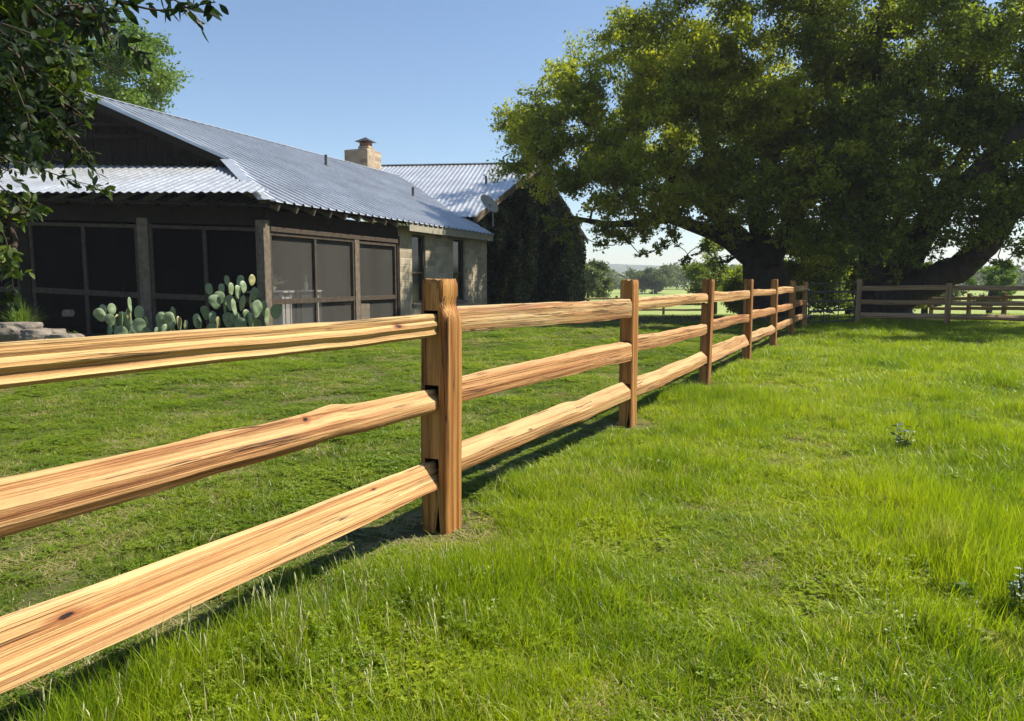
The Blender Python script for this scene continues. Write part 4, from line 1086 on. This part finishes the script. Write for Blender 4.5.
# ------------------------------------------------------------------ trees
def tube_path(p, q, bend, n=6, sag=0.):
    p = np.array(p, float); q = np.array(q, float); u = np.linspace(0, 1, n)[:, None]; L = np.linalg.norm(q - p)
    off = R.normal(0, 1, 3) * bend * L; w = R.normal(0, bend * .3 * L, (n, 3)) * np.sin(np.pi * u)
    return p + (q - p) * u + off * (u * (1 - u)) * 2 + w * .6 + np.array([0, 0, 1]) * sag * L * u * (1 - u)
def oak_leaves(pos, size): return rhomb_leaves(pos, size, 1.1)
def rhomb_leaves(pos, size, flat=.5, updir=None):
    n = len(pos); d = R.normal(0, 1, (n, 3)); d /= np.linalg.norm(d, axis=1)[:, None]
    nr = R.normal(0, 1, (n, 3)) + np.array([0, 0, flat]); s = np.cross(nr, d); s /= np.linalg.norm(s, axis=1)[:, None] + 1e-9
    size = size * R.uniform(.6, 1.3, n)[:, None]
    a = pos - d * size * .5; b = pos + s * size * .28; c = pos + d * size * .5; e = pos - s * size * .28
    V = np.stack([a, b, c, e], 1).reshape(-1, 3); F = np.arange(4 * n).reshape(-1, 4); return V, F
def grow(name, label, cat, base, limbs, clumps, leafsize, per, mat, bark=M_bark, group=None, twigs=7, sub=None, r_trunk=.5, clr=1.0, leaf_fn=None):
    """limbs: list of (polyline, radii) forming the trunk and main limbs; clumps: (n,4) centre+radius"""
    t = empty(name, tuple(base)); base = np.array(base, float); tag(t, label, cat, group)
    VV = []; FF = []; nv = 0
    def addt(p, r, n=8, j=.0):
        nonlocal nv
        V, F = tube_arr(p, r, n, j); VV.append(V); FF.append(F + nv); nv += len(V)
    nodes = []; nr_ = []
    for pl_, rr in limbs:
        pl_ = np.array(pl_, float); m = (len(pl_) - 1) * 5 + 1; u = np.linspace(0, len(pl_) - 1, m)
        pp = np.stack([np.interp(u, range(len(pl_)), pl_[:, k]) for k in range(3)], -1); r2 = np.interp(u, range(len(pl_)), rr)
        for _ in range(2): pp[1:-1] = (pp[:-2] + pp[1:-1] * 2 + pp[2:]) / 4
        pp[1:-1] += R.normal(0, .05, (m - 2, 3)) * r2[1:-1, None]
        addt(pp, r2, 16, .03); nodes += list(pp); nr_ += list(r2)
    nodes = np.array(nodes); nr_ = np.array(nr_)
    L = []
    o_ = np.argsort(np.linalg.norm(clumps[:, :3] - limbs[0][0][-1], axis=1))
    for c in clumps[o_]:
        cen, rad = c[:3], c[3]
        dd = np.linalg.norm(nodes - cen, axis=1) + (nodes[:, 2] > cen[2] + .5) * 1.5; k = np.argmin(dd)
        p = tube_path(nodes[k], cen, .14, 7, -.08); r0 = min(nr_[k] * .6, .03 + .035 * dd[k]); addt(p, np.linspace(r0, .02, 7), 6, .05)
        nodes = np.vstack([nodes, p[2:]]); nr_ = np.r_[nr_, np.linspace(r0, .02, 7)[2:]]
        # twigs
        tips = []
        for i in range(twigs):
            d = R.normal(0, 1, 3); d /= np.linalg.norm(d); e = cen + d * rad * np.array([1, 1, .75]) * R.uniform(.6, 1.05)
            q = tube_path(p[R.integers(3, 7)], e, .15, 4); addt(q, np.linspace(.016, .004, 4), 3); tips.append(q)
        tips = np.array(tips)                      # (tw,4,3)
        n = int(per * (rad / 1.0) ** 2)
        ti = R.integers(0, twigs, n); u = R.uniform(.25, 1.08, n); 
        k0 = np.clip((u * 3).astype(int), 0, 2); fr = u * 3 - k0
        pos = tips[ti, k0] + (tips[ti, k0 + 1] - tips[ti, k0]) * fr[:, None]
        pos = pos + R.normal(0, .17 * rad * clr, (n, 3)) * np.array([1, 1, .7]); L.append(pos)
    V = np.concatenate(VV) - base; F = np.concatenate(FF); mesh_np('trunk', V, F, bark, t, True)
    pos = np.concatenate(L) - base
    V, F = (leaf_fn or rhomb_leaves)(pos, leafsize); mesh_np('crown', V, F, mat, t); print(name, len(F))
    return t
def ellip(c, r, n, rad=(.8, 1.3), shell=.55):
    d = R.normal(0, 1, (n, 3)); d /= np.linalg.norm(d, axis=1)[:, None]
    k = np.where(R.random(n) < .75, R.uniform(shell + .2, 1.0, n), R.uniform(.2, shell + .2, n))
    return np.c_[np.array(c) + d * np.array(r) * k[:, None], R.uniform(*rad, n)]
# first oak, behind the fence corner
b1 = np.array([8.9, 26.5, -.15])
limbs1 = [([b1 + [0, 0, -.2], b1 + [-.05, 0, .7], b1 + [-.1, 0, 1.5], b1 + [-.3, 0, 2.3]], [1.05, .8, .72, .66]),
          ([b1 + [-.3, 0, 1.9], b1 + [-1.8, -.3, 2.9], b1 + [-3.6, -.6, 3.5], b1 + [-5.4, -.8, 3.2], b1 + [-7.6, -.6, 3.6]], [.36, .25, .17, .11, .05]),
          ([b1 + [-.5, 0, 2.2], b1 + [-2.2, .2, 4.0], b1 + [-4.5, .3, 5.8], b1 + [-6.5, .2, 6.8]], [.36, .22, .13, .06]),
          ([b1 + [-.2, 0, 2.2], b1 + [-.6, .3, 4.4], b1 + [-1.0, .6, 7.0], b1 + [-1.3, .5, 9.8]], [.4, .26, .16, .07]),
          ([b1 + [0, 0, 2.1], b1 + [1.0, -.8, 4.2], b1 + [1.9, -1.5, 6.5], b1 + [2.2, -2, 9.0]], [.36, .22, .13, .06]),
          ([b1 + [0, 0, 2.0], b1 + [.3, -1.8, 3.2], b1 + [-.4, -3.2, 4.4]], [.3, .2, .1]),
          ([b1 + [-.2, .2, 2.1], b1 + [-1.2, 3, 4.2], b1 + [-1.6, 5.5, 5.5]], [.35, .22, .1])]
cl1 = np.concatenate([
    ellip((1.9, 26.0, 5.8), (2.1, 3.0, 1.7), 26, (.6, 1.05)),
    ellip((.75, 25.8, 6.2), (1.25, 1.8, 1.3), 15, (.5, .8)),
    ellip((7.5, 35.0, 7.0), (4.2, 3.5, 3.2), 34, (.9, 1.3)),
    ellip((4.3, 26.0, 7.3), (2.9, 3.8, 2.5), 44, (.7, 1.15)),
    ellip((7.3, 25.6, 8.6), (3.2, 4.4, 3.8), 64, (.8, 1.25)),
    ellip((8.0, 23.8, 5.2), (2.9, 2.2, 1.9), 30, (.7, 1.0)),
    ellip((4.5, 24.6, 4.4), (3.3, 2.2, 1.1), 38, (.6, .9)),
    ellip((9.8, 24.8, 10.2), (2.6, 4.0, 3.0), 26, (.8, 1.2)),
    ellip((5.2, 31.0, 9.0), (3.6, 2.6, 2.2), 24, (.7, 1.1)),
    ellip((9.3, 22.8, 3.2), (1.4, 1.0, .9), 9, (.5, .75)),
    ellip((7.6, 24.4, 3.9), (2.4, 1.6, 1.0), 20, (.55, .85)),
    ellip((4.2, 24.8, 3.1), (2.8, 1.6, .5), 20, (.4, .6)),
    ellip((9.9, 22.4, 4.4), (2.2, .9, 1.6), 24, (.6, .85)),
    ellip((10.8, 28.5, 6.0), (3.2, 2.0, 3.6), 36, (.8, 1.2)),
    ellip((10.6, 25.6, 4.6), (2.0, 1.6, 2.2), 24, (.7, 1.0)),
    ellip((6.2, 24.0, 6.4), (3.0, 1.5, 2.4), 30, (.7, 1.0))])
cl1 = cl1[(cl1[:, 2] > 2.3)]
spr = [[*at(x, y, Y), r] for (x, y, Y, r) in [(548, 222, 25, .45), (566, 238, 24.6, .35), (598, 243, 24.8, .38), (622, 236, 24.4, .42), (640, 254, 24.6, .30), (664, 246, 24.2, .40), (684, 262, 24.4, .32), (700, 246, 24.3, .42), (718, 262, 24.2, .34),
       (735, 236, 23.8, .5), (812, 262, 23.0, .5), (836, 270, 22.8, .45), (826, 244, 22.8, .5), (792, 246, 23.0, .5), (775, 232, 23, .5)]]
cl1 = np.concatenate([cl1, np.array(spr)])
grow('live_oak', 'broad live oak behind the fence corner, its crown reaching over the stone gable', 'tree', b1, limbs1, cl1, .125, 900, M_oakleaf, group='big oaks behind the fence', twigs=10, clr=.72, leaf_fn=oak_leaves)
b2 = np.array([12.1, 24.8, -.1])
limbs2 = [([b2 + [0, 0, -.2], b2 + [0, 0, .6], b2 + [.1, -.1, 1.0]], [1.0, .75, .62]),
          ([b2 + [-.2, -.1, .7], at(905, 291, 24.2), at(935, 279, 23.6), at(962, 267, 23.2), at(985, 247, 22.8), at(1012, 212, 22.4), at(1045, 150, 22)], [.72, .58, .48, .42, .36, .28, .14]),
          ([b2 + [-.2, 0, .8], b2 + [-.7, -.2, 2.4], b2 + [-.4, -.4, 4.6], b2 + [-.9, -.6, 7.5], b2 + [-.8, -.6, 10]], [.42, .30, .2, .13, .06]),
          ([b2 + [0, 0, .9], b2 + [1.0, 0, 3.0], b2 + [2.4, -.2, 5.5], b2 + [3.0, -.2, 9]], [.4, .28, .18, .07]),
                    ([b2 + [.3, 0, 1], b2 + [.6, -2, 3.6], b2 + [1.6, -4.5, 5.6], b2 + [3.5, -7.5, 7.0]], [.4, .3, .2, .1])]
cl2 = np.concatenate([
    ellip((12.2, 23.6, 8.3), (3.6, 4.0, 3.8), 62, (.75, 1.2)),
    ellip((15.6, 22.5, 8.6), (3.6, 4.6, 3.6), 60, (.75, 1.2)),
    ellip((11.3, 21.9, 4.3), (2.4, 1.2, 1.7), 26, (.6, .95)),
    ellip((10.1, 21.9, 2.6), (.9, .6, .8), 9, (.4, .6)),
    ellip((12.0, 22.4, 3.0), (2.3, .8, .9), 30, (.5, .75)),
    ellip((14.6, 21.8, 4.4), (2.6, .9, 1.5), 28, (.55, .85)),
    ellip((14.5, 27.5, 7), (4.5, 2.0, 3.6), 36, (.8, 1.2)),
    ellip((13.2, 22.6, 5.6), (3.4, 1.4, 2.4), 40, (.7, 1.0)),
    ellip((10.4, 23.4, 6.6), (2.4, 1.4, 2.6), 26, (.7, 1.0)),
    ellip((13.4, 21.0, 4.0), (1.3, 1.0, 1.0), 9, (.55, .8)),
    ellip((15.6, 20.5, 4.6), (2.4, 2.4, 1.2), 18, (.6, .9)),
    ellip((15.2, 19.0, 7.4), (4.0, 3.0, 2.0), 34, (.8, 1.2)),
    ellip((11.6, 16.6, 3.9), (.8, 1.1, .7), 7, (.45, .65))])
cl2 = cl2[(cl2[:, 2] > 1.9)]
spr = [[*at(x, y, Y), r] for (x, y, Y, r) in [(1008, 232, 21, .6), (1024, 215, 20.5, .6), (1000, 212, 21, .6), (1018, 250, 20.6, .45), (992, 232, 22.2, .4), (1006, 262, 20.8, .3), (880, 258, 22.6, .55), (908, 262, 22.4, .5), (930, 250, 22.2, .5), (862, 276, 22.4, .45), (894, 276, 22.4, .35), (846, 262, 22.5, .5), (950, 238, 22, .5), (1036, 240, 20, .6)]]
cl2 = np.concatenate([cl2, np.array(spr)])
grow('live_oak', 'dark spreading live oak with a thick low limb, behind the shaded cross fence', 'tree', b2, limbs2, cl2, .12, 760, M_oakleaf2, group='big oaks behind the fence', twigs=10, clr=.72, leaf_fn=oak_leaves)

# bright tree behind the house
b3 = np.array([-14.5, 27, 0.])
cl3 = np.concatenate([ellip((-13.9, 27, 8.7), (2.1, 2, 1.7), 24, (.6, .9)), ellip((-14.5, 27, 7.8), (3.0, 3, 2.6), 40, (.7, 1.1)), ellip((-19, 27, 8), (4, 3, 4), 40, (.9, 1.3))])
grow('shade_tree', 'bright green leafy tree rising behind the dark gable of the house', 'tree', b3, [([b3, b3 + [0, 0, 3], b3 + [.2, 0, 6]], [.4, .3, .2]), ([b3 + [0, 0, 2.6], b3 + [-2, 0, 5], b3 + [-4, 0, 7.5]], [.25, .18, .1])], cl3, .13, 800, M_brightleaf)

# near tree whose branches hang into the upper left of the picture
def near_leaves(pos, size):
    n = len(pos); d = R.normal(0, 1, (n, 3)); d[:, 2] -= .35
    return place_leaves(pos, d, size * R.uniform(.6, 1.25, n), normal_jit=.9)
b4 = np.array([-6.3, 4.6, 0.])
def Nc(l, rad): return np.array([[*at(x, y, Y), r] for (x, y, Y, r) in l]) 
cl4 = Nc([(-20, 20, 5, .5), (12, 25, 5.2, .36), (40, 5, 5.0, .36), (75, 5, 4.6, .26), (20, 70, 5.3, .34), (50, 50, 5.4, .32), (-5, 110, 5.2, .36), (30, 115, 5.4, .30), (60, 92, 5.6, .22), (0, 140, 5.4, .26),
          (45, 145, 5.5, .18), (68, 128, 5.6, .15), (84, 155, 5.5, .10), (58, 100, 5.4, .22), (74, 112, 5.5, .14), (52, 128, 5.4, .18), (70, 80, 5.5, .12), (-12, 205, 5.0, .15), (8, 222, 4.8, .14), (22, 203, 4.8, .12), (2, 262, 4.7, .14), (-20, 60, 4.2, .5), (100, 20, 4.2, .20), (-60, 130, 5, .6), (-80, 10, 5, .8), (-60, -60, 5, .8), (20, -60, 5, .6), (-70, 230, 5, .4)], 0)
near = grow('shade_tree', 'leafy tree standing just outside the left edge, its branches hanging over the porch roof', 'tree', b4,
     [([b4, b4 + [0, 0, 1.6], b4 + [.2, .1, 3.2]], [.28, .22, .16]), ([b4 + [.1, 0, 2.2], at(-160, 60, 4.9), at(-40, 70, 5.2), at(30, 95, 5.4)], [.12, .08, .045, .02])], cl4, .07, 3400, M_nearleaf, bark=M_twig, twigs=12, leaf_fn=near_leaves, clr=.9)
def twig(parent, pts, rad, nl, size, spread=.5):
    p = np.array([at(*q) for q in pts]); base = np.array(parent.location)
    m = 16; u = np.linspace(0, len(p) - 1, m); pp = np.stack([np.interp(u, range(len(p)), p[:, k]) for k in range(3)], -1)
    for _ in range(2): pp[1:-1] = (pp[:-2] + pp[1:-1] * 2 + pp[2:]) / 4
    V, F = tube_arr(pp - base, np.linspace(rad, rad * .3, m), 5); mesh_np('branch', V, F, M_twig, parent, True)
    i = R.uniform(.15 * m, m - 1.01, nl); k = i.astype(int); fr = (i - k)[:, None]; pos = pp[k] + (pp[k + 1] - pp[k]) * fr
    T = pp[k + 1] - pp[k]; T /= np.linalg.norm(T, axis=1)[:, None]; d = T * .6 + R.normal(0, .6, (nl, 3)); d[:, 2] -= .2
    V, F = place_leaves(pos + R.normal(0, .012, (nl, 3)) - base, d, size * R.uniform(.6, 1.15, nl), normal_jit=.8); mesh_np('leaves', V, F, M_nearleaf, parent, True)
twig(near, [(60, -60, 2.6), (110, 0, 2.5), (160, 12, 2.5), (215, 2, 2.4)], .006, 46, .062)
twig(near, [(50, -50, 2.7), (85, 0, 2.5), (120, 40, 2.45), (150, 62, 2.4)], .006, 40, .062)
twig(near, [(-40, 10, 2.9), (20, 30, 2.8), (70, 48, 2.7), (118, 72, 2.6)], .006, 40, .06)
twig(near, [(120, -60, 2.7), (150, -12, 2.6), (185, 5, 2.5), (200, 22, 2.5)], .005, 30, .058)
twig(near, [(-40, 60, 3.6), (20, 90, 3.6), (60, 120, 3.6), (100, 178, 3.6)], .006, 60, .058)
twig(near, [(-30, 150, 4.2), (30, 165, 4.3), (70, 180, 4.3), (112, 190, 4.3)], .005, 60, .06)
twig(near, [(-40, 150, 3.8), (5, 190, 3.8), (28, 215, 3.8), (45, 208, 3.8)], .005, 46, .06)
twig(near, [(-40, 200, 3.5), (5, 230, 3.5), (12, 275, 3.5), (14, 300, 3.5)], .004, 36, .058)
twig(near, [(-40, -30, 3.0), (30, 0, 3.0), (60, 30, 3.0), (75, 70, 3.0)], .006, 60, .06)
twig(near, [(-40, 20, 3.3), (5, 60, 3.3), (30, 120, 3.3), (35, 160, 3.3)], .006, 70, .06)

# ivy on the gable
def ivy():
    n = 95000; L = G2 - G1; u = R.uniform(-.02, .93, n); z = R.uniform(-1.0, 1.0, n)
    top = np.where(u < .5, 3.2 + (u) * 2 * 2.7, 3.2 + (1 - u) * 2 * 2.7) + .0; zz = -1.2 + (top + 1.2) * R.random(n) ** .9
    dep = R.uniform(.05, .5, n) + .12 * np.sin(u * 30) * np.sin(zz * 3)
    P = (G1 * [1, 1, 0])[None] + L[None] * [1, 1, 0] * u[:, None] - E_[None] * dep[:, None]; P[:, 2] = zz
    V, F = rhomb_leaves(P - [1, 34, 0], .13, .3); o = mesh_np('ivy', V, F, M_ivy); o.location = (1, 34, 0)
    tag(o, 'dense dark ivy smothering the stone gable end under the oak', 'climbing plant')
ivy()

# ------------------------------------------------------------------ background vegetation
def bush(px, py, Y, w_, h_, label, mat=M_bushleaf, per=700, ls=.22, name='field_tree'):
    low = name == 'undergrowth_bush'
    p = at(px, py, Y); p[2] = float(gz(p[0], p[1])); c = ellip((p[0], p[1], p[2] + h_ * (.42 if low else .55)), (w_ / 2 * .75, w_ / 2 * .75, h_ * (.42 if low else .36)), 30 if low else 18, (w_ * .14, w_ * .2)); c = c[c[:, 2] > p[2] + .3]
    grow(name, label, 'tree', p, [([p, p + [0, 0, h_ * .3], p + [.1, 0, h_ * .6]], [.18, .14, .08])], c, ls, per / (w_ * .16) ** 2 , mat, twigs=6)
bush(588, 290, 62, 4.6, 4.3, 'round hazy green tree in the field just right of the ivy gable', ls=.2, per=900)
bush(990, 300, 46, 3.6, 4.0, 'light green young tree in the sunny field right of the oak limb', M_brightleaf, ls=.14, per=600)
bush(925, 300, 40, 3.6, 2.4, 'brownish bushy tree low behind the cross fence under the oak limb', M_bushleaf, ls=.13, per=700)
bush(715, 285, 48, 5.0, 5.2, 'small tree hanging behind the first oak, between the third and fourth posts', M_oakleaf2, ls=.15, per=1100)
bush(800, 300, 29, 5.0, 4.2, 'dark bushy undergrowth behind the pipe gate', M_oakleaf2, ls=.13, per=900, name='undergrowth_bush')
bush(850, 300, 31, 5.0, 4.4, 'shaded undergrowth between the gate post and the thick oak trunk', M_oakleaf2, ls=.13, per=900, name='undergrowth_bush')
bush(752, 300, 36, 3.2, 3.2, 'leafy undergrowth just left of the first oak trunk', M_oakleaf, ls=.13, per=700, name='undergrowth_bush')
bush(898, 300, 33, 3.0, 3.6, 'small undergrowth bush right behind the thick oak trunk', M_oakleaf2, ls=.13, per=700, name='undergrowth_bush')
bush(655, 290, 150, 12, 5.5, 'low tree standing in front of the distant woods', ls=.4, per=900)

def woods(name, label, segs, ls, hgt, n):
    P = []
    for (x0, y0, x1, y1) in segs:
        u = R.random(n); cx = x0 + (x1 - x0) * u; cy = y0 + (y1 - y0) * u + R.uniform(-12, 12, n)
        nz = noise2(cx, cy, .06, 2.2); hh = hgt * (.65 + .55 * nz + .25 * noise2(cx, cy, .21, 8))
        z = hh * R.random(n) ** .6; z0 = -1.4
        P.append(np.stack([cx, cy, z0 + z], -1))
    P = np.concatenate(P); V, F = rhomb_leaves(P, ls, .4); o = mesh_np(name, V, F, M_bushleaf); tag(o, label, 'woods', kind='stuff')
woods('distant_woods', 'hazy line of woods along the far edge of the field', [(-80, 240, 260, 200)], 1.3, 7.5, 42000)
def hills():
    xs = np.linspace(-900, 1800, 90); V = []; F = []
    for i, x in enumerate(xs):
        h = 20 + 7 * math.sin(x * .004 + 1) + 4 * math.sin(x * .011) + 1.5 * mnoise.noise(Vector((x * .03, 0, 0)))
        V += [(x, 1050, -3), (x, 1250, h * .7), (x, 1400, h), (x, 1700, -3)]
        if i: 
            for k in range(3): b = 4 * i; F.append((b - 4 + k, b + k, b + k + 1, b - 3 + k))
    o = mesh_np('hills', V, F, simple('hill_scrub', (.07, .09, .045), 1, .4, .02, 0, kind='World'), smooth=True); tag(o, kind='structure')
hills()
# pale stock trailer and boulders are only specks at the field edge
def boulder(px, py, Y, s_, label):
    p = at(px, py, Y); p[2] = float(gz(p[0], p[1])) + s_ * .3
    o = rock(tuple(p), (s_, s_ * .8, s_), px * .1, label); o['group'] = 'pale boulders at the field edge'; o['category'] = 'boulder'; o.name = 'boulder'; return o
boulder(573, 294, 50, .55, 'pale boulder beside the ivy, left of the far fence post')
boulder(600, 294, 56, .45, 'smaller pale boulder just right of the round hazy tree')
# leaf litter and fallen limbs under the oaks
mb_cols = simple('leaf_litter', (.16, .12, .075), 1, .5, 10, .5)
def litter():
    n = 26000; x = R.uniform(3, 19, n); y = R.uniform(21.5, 34, n); k = R.random(n) < .6 + .4 * np.sin(x * 2) * np.sin(y * 1.7); x, y = x[k], y[k]
    P = np.stack([x, y, gz(x, y) + .02], -1); V, F = rhomb_leaves(P, .11, 3); o = mesh_np('leaf_litter', V, F, mb_cols); tag(o, 'brown leaf litter on the shaded ground under the oaks', 'leaf litter', kind='stuff')
litter()

# ------------------------------------------------------------------ air
HAZE = True
if HAZE:
    m = bpy.data.materials.new('haze_air'); m.use_nodes = True; t = m.node_tree; t.nodes.clear()
    out = t.nodes.new('ShaderNodeOutputMaterial'); pv = t.nodes.new('ShaderNodeVolumePrincipled')
    pv.inputs['Density'].default_value = .00045; pv.inputs['Color'].default_value = (.90, .94, 1, 1); pv.inputs['Anisotropy'].default_value = 0.0
    t.links.new(pv.outputs[0], out.inputs['Volume'])
    mb = MB(); mb.box((0, 1100, 16), (5400, 3300, 38)); hz = mb.build('haze', m); hz.location = (0, 0, 0); tag(hz, 'pale haze over the far field', 'haze', kind='stuff')
scene.cycles.volume_bounces = 0
scene.cycles.max_bounces = 6; scene.cycles.diffuse_bounces = 3; scene.cycles.transparent_max_bounces = 12; scene.cycles.transmission_bounces = 3
scene.cycles.use_denoising = True
